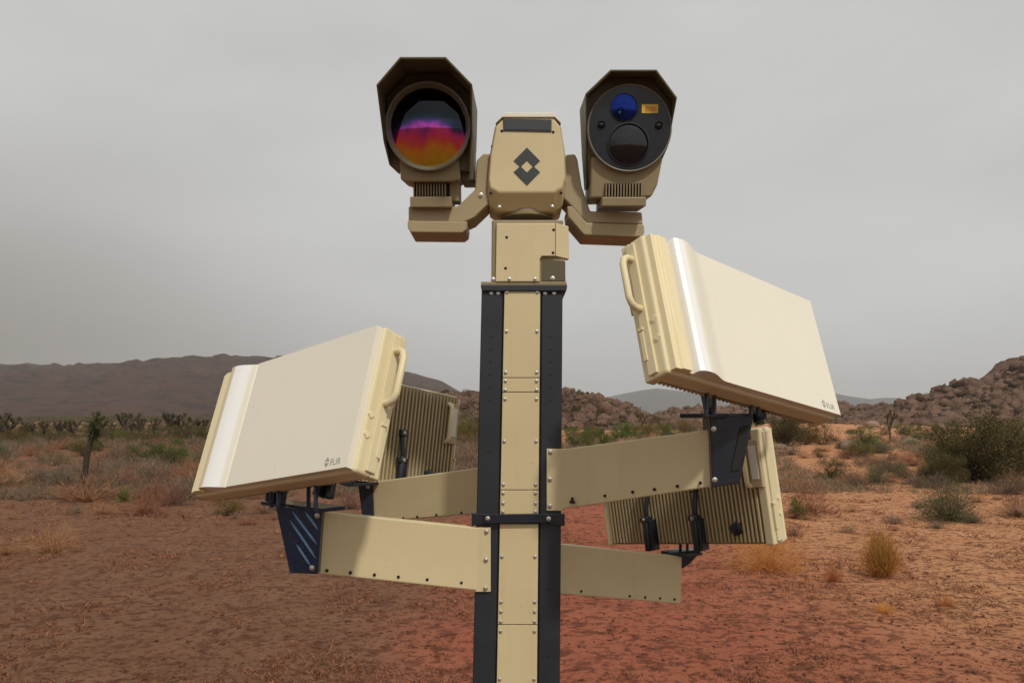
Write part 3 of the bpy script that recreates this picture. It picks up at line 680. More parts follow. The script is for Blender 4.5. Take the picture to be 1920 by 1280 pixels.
o = boulder_cloud(np.stack([x, y, gh(x, y)], -1), 0.006+0.028*rg.random(n)**3, 905, 'pebbles', M['pebble'])
tag(o, 'small pale pebbles strewn on the reddish soil', 'pebbles')

# brush too dense to count on the flats beyond the bare soil
def brush(n, y0, y1, xa, xb, thr, h0, h1, mats, name, label, seed, nb=18):
    rg = np.random.default_rng(seed); y = 1/rg.uniform(1/y1, 1/y0, n); x = rg.uniform(xa, xb, n)*y
    keep = fbm(x/(0.10*y+2), y/(0.16*y+2), 3, seed) > thr + 0.55*np.clip(1.5-y/y0, 0, 0.5)*2*rg.random(n); x, y = x[keep], y[keep]; n = len(x)
    h = rg.uniform(h0, h1, n)*np.clip(y/55, 0.75, 1.5); c = np.stack([x, y, gh(x, y)-0.02], -1)
    H = np.repeat(h, nb)[:, None]; b = np.repeat(c, nb, 0); b[:, :2] += rg.normal(0, 0.22, (n*nb, 2))*H
    d = np.stack([rg.normal(0, 0.55, n*nb), rg.normal(0, 0.55, n*nb), rg.uniform(0.35, 1.0, n*nb)], -1)*H
    V, Fc = blades(b, b+d, (np.repeat(y, nb)*0.00014+0.0025), rg, 0.05)
    o = link(bpy.data.objects.new(name, np_mesh(name, V, Fc, mats, np.repeat(rg.integers(0, len(mats), n), nb)))); o['kind'] = 'stuff'; tag(o, label, 'brush')
bm_ = [M['dry'], M['drygrey'], M['drygrey'], M['dry'], M['sage'], M['dry']]
brush(26000, 31, 105, -1.15, -0.03, -0.42, 0.20, 0.62, bm_, 'dry_brush', 'dense low dry brush covering the left flat', 601)
brush(15000, 33, 115, 0.03, 1.15, -0.12, 0.18, 0.58, bm_, 'dry_brush', 'patchy low dry brush on the right flat', 602)
brush(11000, 85, 420, -1.2, -0.02, -0.4, 0.28, 0.66, [M['jun'], M['olive_leaf'], M['jun'], M['josh'], M['green'], M['josh']], 'far_scrub', 'dark far scrub under the left joshua row', 603)
brush(4200, 120, 330, 0.02, 1.2, -0.02, 0.25, 0.7, [M['sage'], M['olive_leaf'], M['green'], M['dry']], 'far_scrub', 'patchy far scrub along the foot of the right hills', 604)
brush(10000, 400, 1350, -1.1, 0.1, -0.7, 1.6, 3.0, [M['jun'], M['jun'], M['drygrey'], M['josh']], 'far_scrub', 'far brown scrub at the foot of the left mountains', 605, 9)
# scrub on the rocky slopes
for k_, (c, sz, sd, o) in enumerate(BOULD):
    rg = np.random.default_rng(sd+500); q = c[(rg.random(len(c)) < 0.34*np.clip(1.25-c[:, 2]/max(6.0, c[:, 2].max()), 0.15, 1))]; n = len(q); nb = 40
    p = np.repeat(q, nb, 0) + rg.normal(0, 1, (n*nb, 3))*np.array([0.55, 0.55, 0.35])*np.repeat(rg.uniform(0.5, 1.3, n), nb)[:, None] + np.array([0, 0, 0.5])
    lv, lf = leaves(p, 0.22, rg); me = np_mesh('slope_scrub', lv, lf, [M['jun'], M['olive_leaf']], np.repeat(rg.integers(0, 2, n), nb))
    ob = link(bpy.data.objects.new('slope_scrub', me), o); ob['kind'] = 'stuff'

# ------------------------------------------------------------------ the mast
YF = 3.25
def Lx(py): return 903 - 17/735*(py-545)
def Rx(py): return 1055 - 5/735*(py-545)
def pL(py): return 946 - 14/705*(py-545)
def pR(py): return 1013 - 6/705*(py-545)
PYG = HOR + CZ/YF*F                                        # row where the mast meets the ground
mast = thing('sensor_mast', 'tall black and cream square mast with four bolted arms in the centre', 'mast', (P((Lx(PYG)+Rx(PYG))/2, PYG, YF).x, YF+0.15, 0))
DZ = 0.30
def col_part(name, fx0, fx1, py0, py1, y0, depth, mat, bevel=0.004):
    mb = MB(); q = []
    for fx, py in ((fx0, py0), (fx1, py0), (fx1, py1), (fx0, py1)):
        v = P(fx(py), py, YF); q.append(Vector((v.x, y0, max(v.z, 0.0)))); 
    mb.extr(q, (0, depth, 0)); return part(name, mb, mat, mast, bevel)
col_part('core', lambda p: Lx(p)+6, lambda p: Rx(p)-6, 545, PYG, YF+0.012, DZ-0.03, M['black'])
col_part('side_channel', Lx, lambda p: pL(p)-3, 545, PYG, YF, DZ, M['black'])
col_part('side_channel', lambda p: pR(p)+3, Rx, 545, PYG, YF, DZ, M['black'])
seams = [543, 708, 735, 918, 964]
for a, b in zip(seams[:-1], seams[1:]): col_part('cover_plate', pL, pR, a+0.7, b-0.7, YF-0.004, 0.015, M['tan'], 0.0015)
for a, b in ((981, 1170), (1170, 1420), (1420, 1700), (1700, 1980), (1980, PYG-12)): col_part('cover_plate', pL, pR, a+0.8, b-0.8, YF-0.004, 0.015, M['tan'], 0.0015)
mb = MB(); q = [P(x, y, YF-0.012) for x, y in ((901, 534), (1064, 534), (1062, 545.5), (903, 545.5))]; mb.extr(q, (0, DZ+0.02, 0)); part('cap_plate', mb, M['black'], mast, 0.003)
mb = MB(); bx = (P(Lx(PYG), PYG, YF).x + P(Rx(PYG), PYG, YF).x)/2; mb.box((bx, YF+0.15, 0.03), (0.62, 0.56, 0.14)); part('base_plate', mb, M['black'], mast, 0.006)
# bolts (shared meshes), all facing the viewer's side (-y)
def bolt_mesh(name, r, h, mat):
    mb = MB(); mb.lathe([(r*1.25, 0.0006), (r*1.25, -h*0.25), (r, -h*0.3), (r*0.92, -h*0.85), (r*0.6, -h), (r*0.35, -h), (r*0.3, -h*0.7), (r*0.02, -h*0.7)], 12)
    me = make_mesh(name, mb, 40); me.materials.append(mat); return me
BOLT = bolt_mesh('bolt', 0.0056, 0.005, M['steel']); BBOLT = bolt_mesh('bolt', 0.0074, 0.007, M['steel']); SCREW = bolt_mesh('screw', 0.0045, 0.002, M['hole'])
mb = MB(); mb.lathe([(0.0060, 0.0010), (0.0060, -0.0007), (0.003, -0.0009), (0.0002, -0.0009)], 12); HOLE = make_mesh('bolt_hole', mb); HOLE.materials.append(M['hole'])
mb = MB(); mb.box((0, 0, 0), (0.013, 0.0016, 0.0045)); SLOT = make_mesh('slot', mb); SLOT.materials.append(M['hole'])
def inst(name, me, parent, p, rot=None):
    o = bpy.data.objects.new(name, me); link(o, parent); o0 = off_of(parent); o.location = p - o0 if o0 is not None else p
    if rot is not None: o.rotation_euler = rot
    return o
for by in (547.5, 621, 698, 714, 731, 748, 827, 908, 924, 943, 959, 1043, 1128, 1146, 1165, 1183, 1273, 1380, 1440):
    inst('bolt', BOLT, mast, P(pL(by)+5.0, by, YF-0.004)); inst('bolt', BOLT, mast, P(pR(by)-5.5, by, YF-0.004))
for bx_, by in ((921, 550), (934, 550), (1022, 550), (1031, 550), (1039, 550)): inst('bolt', SCREW if bx_ == 1031 else BOLT, mast, P(bx_, by, YF))
for sy in (632, 655, 679, 702, 726, 750, 847): inst('slot', SLOT, mast, P((Lx(sy)+pL(sy))/2-2, sy, YF))
for sy in (632, 655, 679, 702, 727, 750, 824, 1104, 1230): inst('slot', SLOT, mast, P((Rx(sy)+pR(sy))/2-1, sy, YF))
# clamp band round the mast between the arm pairs
mb = MB(); q = [P(x, y, YF-0.022) for x, y in ((907, 964), (1035, 962.5), (1035, 979.5), (907, 981))]; mb.extr(q, (0, 0.02, 0))
q = [P(x, y, YF-0.012) for x, y in ((884, 962), (912, 963), (912, 981), (884, 986))]; mb.extr(q, (0, 0.02, 0))
q = [P(x, y, YF-0.012) for x, y in ((1030, 962), (1059, 963), (1059, 986), (1030, 982))]; mb.extr(q, (0, 0.02, 0))
band = part('clamp_band', mb, M['black_blue'], mast, 0.002)
inst('bolt', BBOLT, band, P(914.5, 971.5, YF-0.022)); inst('bolt', BBOLT, band, P(1028.5, 972, YF-0.022))

# the four arms; corners: (mast top, outer top, outer bottom, mast bottom)
def arm(cs, Ym, Yo, th, holes, label, extra=None):
    c = [P(*cs[0], Ym), P(*cs[1], Yo), P(*cs[2], Yo), P(*cs[3], Ym)]
    d = (c[1]-c[0]); nrm = Vector((d.y, -d.x, 0)).normalized()
    if nrm.y < 0: nrm = -nrm
    mb = MB(); mb.extr(c, nrm*th); a = part('arm', mb, M['arm'], mast, 0.005)
    if label: a['label'] = label
    ang = math.atan2(-d.x*(-1 if d.x < 0 else 1)*0 + (d.y if d.x > 0 else -d.y), abs(d.x))
    for hx, hy in holes:
        f = (hx - cs[3][0])/(cs[2][0]-cs[3][0]); 
        # where the pixel's ray meets the arm's face
        A = c[3]; u = (c[2]-c[3]); n = -nrm; ray = Vector(((hx-960)/F, 1, (HOR-hy)/F)); o_ = Vector((0, 0, CZ))
        tt = (A-o_).dot(n)/ray.dot(n); inst('bolt_hole', HOLE, a, o_+ray*tt, (0, 0, ang))
    return a, c, nrm
aFL, cFL, nFL = arm([(898, 989), (603, 959), (597, 1075), (896, 1107)], YF-0.008, 2.95, 0.07,
    [(613, 1069), (657, 1073), (702, 1077), (747, 1081), (801, 1086), (865, 1092)], 'lower left arm, nearest on the left')
aFR, cFR, nFR = arm([(1052, 842), (1331, 805), (1336, 912), (1050, 955)], YF-0.008, 2.96, 0.07,
    [(1134, 929), (1186, 922), (1227, 917), (1270, 911), (1313, 905)], 'upper right arm, nearest on the right')
aBL, cBL, nBL = arm([(908, 875), (697, 903), (700, 978), (908, 962)], 3.49, 3.90, 0.06, [(756, 971), (782, 968.5), (818, 965), (865, 961)], 'rear left arm')
aBR, cBR, nBR = arm([(1040, 1018), (1279, 1043), (1277, 1132), (1040, 1112)], 3.49, 3.90, 0.06, [(1090, 1108), (1181, 1117), (1210, 1119), (1238, 1121), (1265, 1123)], 'rear right arm')
def flange(parent, x0, x1, y0, y1, bolts, lipx):
    mb = MB(); q = [P(x0, y0, YF-0.010), P(x1, y0, YF-0.010), P(x1, y1, YF-0.010), P(x0, y1, YF-0.010)]; mb.extr(q, (0, 0.010, 0))
    part('flange', mb, M['arm'], parent, 0.002)
    for b in bolts: inst('bolt', BBOLT, parent, P(b[0], b[1], YF-0.010))
flange(aFL, 891, 920, 988.5, 1109, ((912, 996), (911, 1049), (910, 1102)), 905)
flange(aFR, 1025, 1060, 841, 957, ((1032, 847), (1031, 898), (1031, 948)), 1050)
# knob under the right front arm
mb = MB(); mb.lathe([(0.011, 0), (0.011, 0.008), (0.005, 0.012), (0.005, 0.022), (0.001, 0.022)], 12, 'z', P(1073, 943, 3.20)); part('thumb_screw', mb, M['hole'], mast, 0, 40)

# ------------------------------------------------------------------ radar panels
RW, RH, RT = 0.938, 0.49, 0.119
def frame(c, u, d, v, flip=False):
    u = Vector(u).normalized(); d = Vector(d); d = (d-u*d.dot(u)).normalized(); v = u.cross(d)
    if flip: u, d = -u, -d
    m = Matrix(((u.x, d.x, v.x, c[0]), (u.y, d.y, v.y, c[1]), (u.z, d.z, v.z, c[2]), (0, 0, 0, 1))); return m
FR_ = {'FL': frame((-0.763, 2.950, 2.983), (0.747, -0.650, 0.141), (0.651, 0.670, -0.358), None),
       'FR': frame((0.783, 2.959, 3.274), (0.771, 0.618, -0.154), (-0.628, 0.697, -0.347), None),
       'BR': frame((0.794, 3.928, 2.659), (0.648, -0.753, 0.114), (0.750, 0.657, 0.075), None, True),
       'BL': frame((-0.640, 3.945, 2.925), (0.70, 0.70, -0.150), (-0.70, 0.70, -0.02), None, True)}
yf = -RT/2
def text_mesh(body, size, depth):
    cu = bpy.data.curves.new('t', 'FONT'); cu.body = body; cu.size = size; cu.extrude = depth; cu.resolution_u = 2
    to = bpy.data.objects.new('t', cu); COL.objects.link(to)
    bpy.context.view_layer.update()
    me = bpy.data.meshes.new_from_object(to.evaluated_get(bpy.context.evaluated_depsgraph_get())); bpy.data.objects.remove(to); me.name = 'lettering'; return me
TXT = text_mesh('FLIR', 0.029, 0.0006); TXT.materials.append(M['print'])
def chevron_poly(w, h, t, up=True):
    s_ = 1 if up else -1
    return [(-w, 0), (0, s_*h), (w, 0), (w-t, -s_*t*h/w), (0, s_*(h-2*t*h/w)), (-w+t, -s_*t*h/w)]
finmb = MB(); finmb.box((0, 0, 0), (0.0085, 0.034, RH-0.03)); FIN = make_mesh('fin', finmb); FIN.materials.append(M['fin'])
def radar(key, label, fins_as_parts):
    t = thing('radar_panel', label, 'radar', matrix=FR_[key], group='radar panels on the mast arms')
    # shell: rounded box body
    mb = MB(); mb.box((0, -0.00125, 0), (RW, 0.0675, RH)); part('shell', mb, M['cream2'], t, 0.012, seg=3)
    # front cover with the stepped and bulged strip on its left
    prof = [(0.012, 0.0), (0.036, 0.0), (0.040, 0.007), (0.083, 0.007), (0.088, -0.008), (0.1035, -0.008), (0.1036, 0.012), (0.107, 0.020), (0.120, 0.027), (0.1205, 0.0258), (0.123, 0.0268), (0.134, 0.0292), (0.1345, 0.0278), (0.137, 0.0288), (0.150, 0.0298), (0.1505, 0.0284), (0.153, 0.0292), (0.170, 0.028),
            (0.195, 0.022), (0.220, 0.013), (0.235, 0.0085), (0.245, 0.005), (0.258, 0.001), (0.262, -0.003), (0.268, -0.003), (0.271, 0.002), (0.99, 0.002)]
    if key == 'FR': prof = [p for p in prof if not 0.2575 < p[0] < 0.27] + []; prof.insert(-1, (0.28, 0.002))
    else: prof = [p for p in prof if p[0] not in (0.1205, 0.123, 0.1345, 0.137, 0.1505, 0.153)]
    hz = RH/2-0.008; f0 = yf+0.003+0.003
    def cover(a, b, name, mat, inset=0.0):
        pr = [p for p in prof if a <= p[0] <= b]
        fr = [Vector((-RW/2+p[0]*RW, f0-p[1]-0.004, hz-inset)) for p in pr] + [Vector((-RW/2+pr[-1][0]*RW, f0+0.021, hz-inset)), Vector((-RW/2+pr[0][0]*RW, f0+0.021, hz-inset))]
        mb = MB(); mb.extr(fr, (0, 0, -2*(hz-inset))); return part(name, mb, mat, t, 0.0016 if name == 'edge_strip' else 0.0, smooth=None)
    for a_, b_, nm, mt in ((0.0, 0.1035, 'edge_strip', 'cream'), (0.10355, 0.15, 'bulge_strip', 'trim' if key == 'FR' else 'cream2'), (0.15, 0.235, 'trim_strip', 'radome' if key == 'FR' else 'trim'), (0.235, 1.0, 'front_cover', 'radome')):  # bulge highlight painted in, further left on the front right panel
        o = cover(a_, b_, nm, M[mt])
        for p in o.data.polygons: p.use_smooth = True
        o.data.set_sharp_from_angle(angle=R(28))
    # lettering and its mark in the lower right corner
    lo = bpy.data.objects.new('lettering', TXT); link(lo, t); lo.rotation_euler = (R(90), 0, 0); lo.location = (RW/2-0.095, f0-0.0062, -RH/2+0.022)
    mb = MB()
    for s_, z0 in ((True, 0.024), (False, 0.012)):
        mb.extr([Vector((RW/2-0.112+x, f0-0.0056, -RH/2+0.018+z0*0.9+z)) for x, z in chevron_poly(0.0105, 0.011, 0.005, s_)], (0, -0.0012, 0))
    part('emblem', mb, M['print'], t)
    # cooling fins on the back
    mb = MB(); mb.box((0, RT/2-0.0325, 0), (RW-0.02, 0.018, RH-0.014)); part('fin_base', mb, M['fin_gap'], t)
    nf = 42; xs = [(-0.5+(i+0.5)/nf)*(RW-(0.05 if key == 'BL' else 0.085)) for i in range(nf)]
    if fins_as_parts:
        for x in xs:
            o = bpy.data.objects.new('fin', FIN); link(o, t); o.location = (x, RT/2-0.010, 0)
    else:
        mb = MB()
        for x in xs: mb.box((x, RT/2-0.010, 0), (0.0085, 0.034, RH-0.03))
        part('heat_sink', mb, M['fin'], t)
    # side walls: seam ridge, dimples, handle, latch on both ends
    for sx in (-1, 1):
        ex = sx*RW/2
        mb = MB(); mb.box((ex+sx*0.002, 0.020, 0), (0.012, 0.036, RH-0.03)); part('side_rail', mb, M['cream2'], t, 0.003)
        if not (key == 'BL' and sx < 0):
            mb = MB(); mb.box((ex-sx*0.020, 0.044, 0), (0.040, 0.036, RH-0.004)); part('end_cap', mb, M['cream2'], t, 0.006, seg=3)
        y0 = 0.020; z1, z0 = 0.175, -0.005
        mb = MB(); mb.tube([(ex-sx*0.004, y0, z1), (ex+sx*0.030, y0, z1), (ex+sx*0.046, y0, z1-0.010), (ex+sx*0.054, y0, z1-0.03), (ex+sx*0.054, y0, z0+0.03),
                            (ex+sx*0.046, y0, z0+0.010), (ex+sx*0.030, y0, z0), (ex-sx*0.004, y0, z0)], 0.0115, 10)
        if not (fins_as_parts and sx < 0): part('handle', mb, M['cream2'], t, 0, 60)
        for z in (-0.055, -0.12):
            mb = MB(); mb.lathe([(0.012, 0.004), (0.012, -0.002), (0.009, -0.003), (0.008, 0.0005), (0.001, 0.0005)], 4)
            mb.v = [(ex - sx*(-y_)*1.0 if True else 0, -0.018+x_, z+z_) for x_, y_, z_ in mb.v]
            mb.v = [(ex+sx*abs(0.0)+ (v[0]-ex)*1.0, v[1], v[2]) for v in mb.v]
            part('dimple_stud', mb, M['cream'], t)
        mb = MB(); mb.box((ex+sx*0.006, 0.034, -0.13), (0.010, 0.016, 0.10)); mb.box((ex+sx*0.006, 0.034, -0.072), (0.014, 0.022, 0.010)); part('latch', mb, M['cream2'], t, 0.002)
    # recessed grip with a silver plate near the ends of the back
    for sx in (-1, 1):
        gx = sx*(RW/2-(0.052 if key == 'BL' else 0.034))
        mb = MB(); mb.tube([(gx-sx*0.034, RT/2-0.008, 0.195), (gx-sx*0.034, RT/2+0.026, 0.185), (gx-sx*0.034, RT/2+0.030, 0.17), (gx-sx*0.034, RT/2+0.030, 0.03), (gx-sx*0.034, RT/2+0.024, 0.012), (gx-sx*0.034, RT/2-0.008, 0.005)], 0.011, 8)
        if fins_as_parts: part('back_handle', mb, M['cream'], t, 0, 60)
        mb = MB(); mb.box((gx, RT/2-0.004, 0.10), (0.056, 0.036, 0.20)); part('grip_frame', mb, M['fin'], t, 0.003)
        mb = MB(); mb.box((gx, RT/2+0.0145, 0.105), (0.034, 0.004, 0.14)); part('grip_plate', mb, M['silver'], t, 0.001)
    # tilt struts on the back
    for fx in (-0.115, 0.165):
        x = fx if key != 'BL' else fx
        mb = MB(); mb.tube([(x, RT/2+0.012, 0.005), (x+0.005, RT/2+0.034, -0.10)], 0.011, 10); mb.tube([(x+0.005, RT/2+0.034, -0.10), (x+0.012, RT/2+0.04, -0.262)], 0.017, 10)
        mb.box((x+0.003, RT/2+0.012, 0.012), (0.036, 0.030, 0.030)); mb.box((x+0.008, RT/2+0.036, -0.115), (0.050, 0.030, 0.022)); mb.box((x-0.016, RT/2+0.02, -0.19), (0.010, 0.05, 0.14))
        st = part('tilt_strut', mb, M['black_blue'], t, 0.002, 50)
        inst('bolt', BBOLT, st, Vector((x+0.003, RT/2+0.027, 0.012)), (0, 0, math.pi)); inst('bolt', BBOLT, st, Vector((x+0.008, RT/2+0.051, -0.115)), (0, 0, math.pi))
    mb = MB(); mb.lathe([(0.03, -0.01), (0.03, 0.012), (0.022, 0.018), (0.001, 0.018)], 16, 'y', (-0.30, RT/2, -0.17)); part('cable_gland', mb, M['black_blue'], t, 0, 40)
    return t
rFL = radar('FL', 'front left radar panel with its pale face and a handle towards the mast', False)
rFR = radar('FR', 'front right radar panel, the highest one, with ribbed bulge on its left end', False)
rBR = radar('BR', 'rear right radar panel turned away, brown cooling fins above the lower right arm', True)
rBL = radar('BL', 'rear left radar panel turned away, fins half hidden behind the front left panel', True)

# black brackets that carry the radars on the arm ends (bolted to the arms: parts of the mast)
def onray(px, py, Y): return P(px, py, Y)
def bracket(poly, Y0, depth, key, posts, plate, bolts=(), mat='black_blue'):
    mb = MB(); q = [P(x, y, Y0) for x, y in poly]; mb.prism(q, [v + Vector((0, depth, 0)) for v in q]); b = part('bracket', mb, M[mat], mast, 0.004)
    c0, sz = plate; m3 = FR_[key].to_3x3()
    rz = math.atan2(m3.col[0].y, m3.col[0].x); Mz = Matrix.Rotation(rz, 3, 'Z')
    mb = MB(); mb.box(c0, sz, Mz); part('mount_plate', mb, M[mat], b, 0.003)
    for lx, ly in posts:
        w = FR_[key] @ Vector((lx, ly, -RH/2+0.006)); mb = MB(); z = c0.z
        mb.tube([(w.x-0.02*math.cos(rz), w.y-0.02*math.sin(rz), z), (w.x-0.02*math.cos(rz), w.y-0.02*math.sin(rz), w.z-0.004), (w.x, w.y, w.z+0.004), (w.x+0.02*math.cos(rz), w.y+0.02*math.sin(rz), w.z-0.004),
                 (w.x+0.02*math.cos(rz), w.y+0.02*math.sin(rz), z)], 0.007, 8)
        part('clip', mb, M[mat], b, 0, 60)
    for p in bolts: inst('bolt', BBOLT, b, P(p[0], p[1], Y0))
    return b
wFL = FR_['FL'] @ Vector((0.0, 0.02, -RH/2)); wFR = FR_['FR'] @ Vector((0.0, 0.02, -RH/2))
bFL = bracket([(516, 948), (604, 956), (596, 1076), (543, 1074)], 2.915, 0.10, 'FL', [(-0.03, 0.02), (0.17, 0.03)],
              (P(566, 947, 2.98), (0.36, 0.10, 0.014)), ((595, 966), (585, 1064)), 'navy')
for (x0, y0), (x1, y1) in (((548, 958), (594, 1020)), ((544, 975), (592, 1046)), ((556, 1020), (582, 1060)), ((572, 958), (596, 992))):
    a = P(x0, y0, 2.914); b2 = P(x1, y1, 2.914); mb = MB(); mb.tube([a, a*0.8+b2*0.2, b2*0.8+a*0.2, b2], [0.001, 0.0045, 0.0045, 0.001], 8); part('rib', mb, M['navy_rib'], bFL, 0, 60)  # bars that draw the bracket's diagonal reflections
bFR = bracket([(1331, 778), (1414, 778), (1387, 906), (1336, 914)], 2.93, 0.12, 'FR', [(-0.20, 0.02), (0.04, 0.02)],
              (P(1358, 779, 3.0), (0.36, 0.10, 0.016)), ((1338, 804), (1340, 899)))
mb = MB(); q = [P(x, y, 2.925) for x, y in ((1388, 800), (1404, 796), (1388, 880), (1370, 884))]; mb.extr(q, (0, 0.02, 0)); part('slot_cover', mb, M['hole'], bFR, 0.002)
bBL = bracket([(671, 905), (699, 901), (701, 976), (679, 970)], 3.885, 0.08, 'BL', [(0.05, 0.02), (-0.1, 0.02)], (P(702, 904, 3.93), (0.30, 0.12, 0.014)), ((690, 912),))
bBR = bracket([(1255, 1036), (1318, 1030), (1296, 1054), (1280, 1066)], 3.905, 0.08, 'BR', [(0.03, 0.02)], (P(1278, 1036, 3.95), (0.15, 0.12, 0.014)))

# ------------------------------------------------------------------ pan-tilt head
YH = 3.24
def poly(pts, Y): return [P(x, y, Y) for x, y in pts]
head = thing('pan_tilt_head', 'cream pan tilt head with diamond emblem between the two cameras', 'camera mount', (P(990, 534, YH).x, YH+0.15, P(990, 534, YF).z))
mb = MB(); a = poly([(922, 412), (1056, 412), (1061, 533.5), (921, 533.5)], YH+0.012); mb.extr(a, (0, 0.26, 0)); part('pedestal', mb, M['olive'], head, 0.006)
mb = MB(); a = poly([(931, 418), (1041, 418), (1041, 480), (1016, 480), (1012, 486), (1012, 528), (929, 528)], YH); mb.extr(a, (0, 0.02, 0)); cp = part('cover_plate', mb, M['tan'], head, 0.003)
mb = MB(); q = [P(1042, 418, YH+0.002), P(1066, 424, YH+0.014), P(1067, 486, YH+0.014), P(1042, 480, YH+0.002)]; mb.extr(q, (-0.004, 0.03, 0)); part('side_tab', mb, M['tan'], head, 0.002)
mb = MB(); a = poly([(1016, 487), (1060, 490), (1060, 526), (1016, 526)], YH+0.009); mb.extr(a, (0, 0.004, 0)); part('recess', mb, M['hood'], head)  # dark plate paints in the shade of the opening
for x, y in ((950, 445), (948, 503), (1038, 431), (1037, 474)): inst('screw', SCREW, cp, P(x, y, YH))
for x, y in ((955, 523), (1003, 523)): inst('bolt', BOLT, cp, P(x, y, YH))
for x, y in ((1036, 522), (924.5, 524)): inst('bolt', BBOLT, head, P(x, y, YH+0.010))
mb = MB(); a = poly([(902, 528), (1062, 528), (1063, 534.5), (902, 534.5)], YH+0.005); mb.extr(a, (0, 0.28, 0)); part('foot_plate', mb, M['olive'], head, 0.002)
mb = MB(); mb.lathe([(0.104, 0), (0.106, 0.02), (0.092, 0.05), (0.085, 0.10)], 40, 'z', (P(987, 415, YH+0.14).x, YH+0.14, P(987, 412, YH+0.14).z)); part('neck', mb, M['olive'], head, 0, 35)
# housing: loft of front outline to back outline with a slightly swollen front
outl = [(928, 236), (944, 219), (1040, 219), (1052, 236), (1061, 292), (1062, 340), (1056, 382), (1042, 391), (932, 391), (915, 380), (914, 340), (918, 290)]
mid = (988, 305)
def sc(pts, k): return [(mid[0]+(x-mid[0])*k, mid[1]+(y-mid[1])*k) for x, y in pts]
front = [(x, min(y, 362)) for x, y in sc(outl, 0.965)]; front[6] = (1054, 352); front[7] = (1038, 361); front[8] = (936, 361); front[9] = (919, 352); front[5] = (1058, 335); front[10] = (917, 335)
rings = [(front, YH-0.006), (outl, YH+0.012), (outl, YH+0.24), (sc(outl, 0.9), YH+0.28)]
mb = MB(); n = len(outl)
vs = []
for pts, Y in rings:
    for x, y in pts: v = P(x, y, YH); vs.append((v.x, Y + (0.035 if Y == YH+0.012 and y > 375 else 0.0), v.z))
fs = [tuple(range(n)), tuple(range(4*n-1, 3*n-1, -1))] + [(r*n+i, (r+1)*n+i, (r+1)*n+(i+1) % n, r*n+(i+1) % n) for r in range(3) for i in range(n)]
mb.add(vs, fs); hs_ = part('housing', mb, M['tan'], head, 0.006, seg=3)
mb = MB(); a = [P(x, y, YH) for x, y in ((929, 233), (946, 213.5), (1038, 213.5), (1052, 233), (1040, 222), (942, 222))]; a = [Vector((v.x, YH-0.012, v.z)) for v in a]; mb.extr(a, (0, 0.28, 0)); part('top_cap', mb, M['radome'], head, 0.003)
def face(px, py, off=0.0): v = P(px, py, YH); return Vector((v.x, YH-0.006-off, v.z))
mb = MB(); mb.extr([face(*p) for p in ((943, 224), (1034, 226), (1034, 249), (944, 247))], (0, -0.004, 0)); wf = part('window', mb, M['logo'], head, 0.0015)
mb = MB(); mb.extr([face(*p, 0.004) for p in ((947, 227.5), (1031, 229), (1031, 246), (948, 244.5))], (0, -0.0015, 0)); part('pane', mb, M['glass_grey'], wf)
mb = MB()
for up, cy in ((True, 303), (False, 324)):
    s_ = -1 if up else 1
    pts = [(963, cy+0.0), (988, cy+s_*25), (1012.5, cy), (1000, cy-s_*11.5), (988, cy+s_*0.5), (975.5, cy-s_*11.5)]
    mb.extr([face(*p) for p in pts], (0, -0.0018, 0))
part('emblem', mb, M['logo'], head)
for x, y in ((936, 385), (1036, 384)): inst('bolt', BOLT, hs_, face(x, y, -0.034))
for x, y in ((941, 247), (1037, 249)): inst('screw', SCREW, hs_, face(x, y))
for yy in (275, 318, 362): inst('screw', SCREW, hs_, face(920 if yy > 300 else 923, yy, -0.006)); inst('screw', SCREW, hs_, face(1054 if yy < 350 else 1052, yy, -0.006))
def yoke(front, side_bolt, name, lower):
    mb = MB(); q = [Vector((P(x, y, YH).x, YH+0.03, P(x, y, YH).z)) for x, y in front]; mb.extr(q, (0, 0.17, 0)); y_ = part(name, mb, M['yoke'], head, 0.006, seg=3)
    mb = MB(); q = [Vector((P(x, y, YH).x, YH+0.022, P(x, y, YH).z)) for x, y in lower]; mb.extr(q, (0, 0.186, 0)); part('yoke_cover', mb, M['yoke'], y_, 0.004)
    if side_bolt: inst('bolt', BBOLT, y_, Vector((P(*side_bolt, YH).x, YH+0.03, P(*side_bolt, YH).z)))
    return y_
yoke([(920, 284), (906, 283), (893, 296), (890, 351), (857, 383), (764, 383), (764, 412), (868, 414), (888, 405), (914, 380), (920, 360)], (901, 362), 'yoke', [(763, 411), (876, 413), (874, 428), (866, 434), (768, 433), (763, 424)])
yoke([(1058, 290), (1064, 285), (1079, 284), (1084, 294), (1092, 345), (1108, 392), (1206, 394), (1208, 417), (1100, 414), (1074, 384), (1058, 368)], None, 'yoke', [(1064, 384), (1074, 384), (1101, 415), (1209, 418), (1210, 432), (1206, 442), (1096, 438), (1066, 403)])

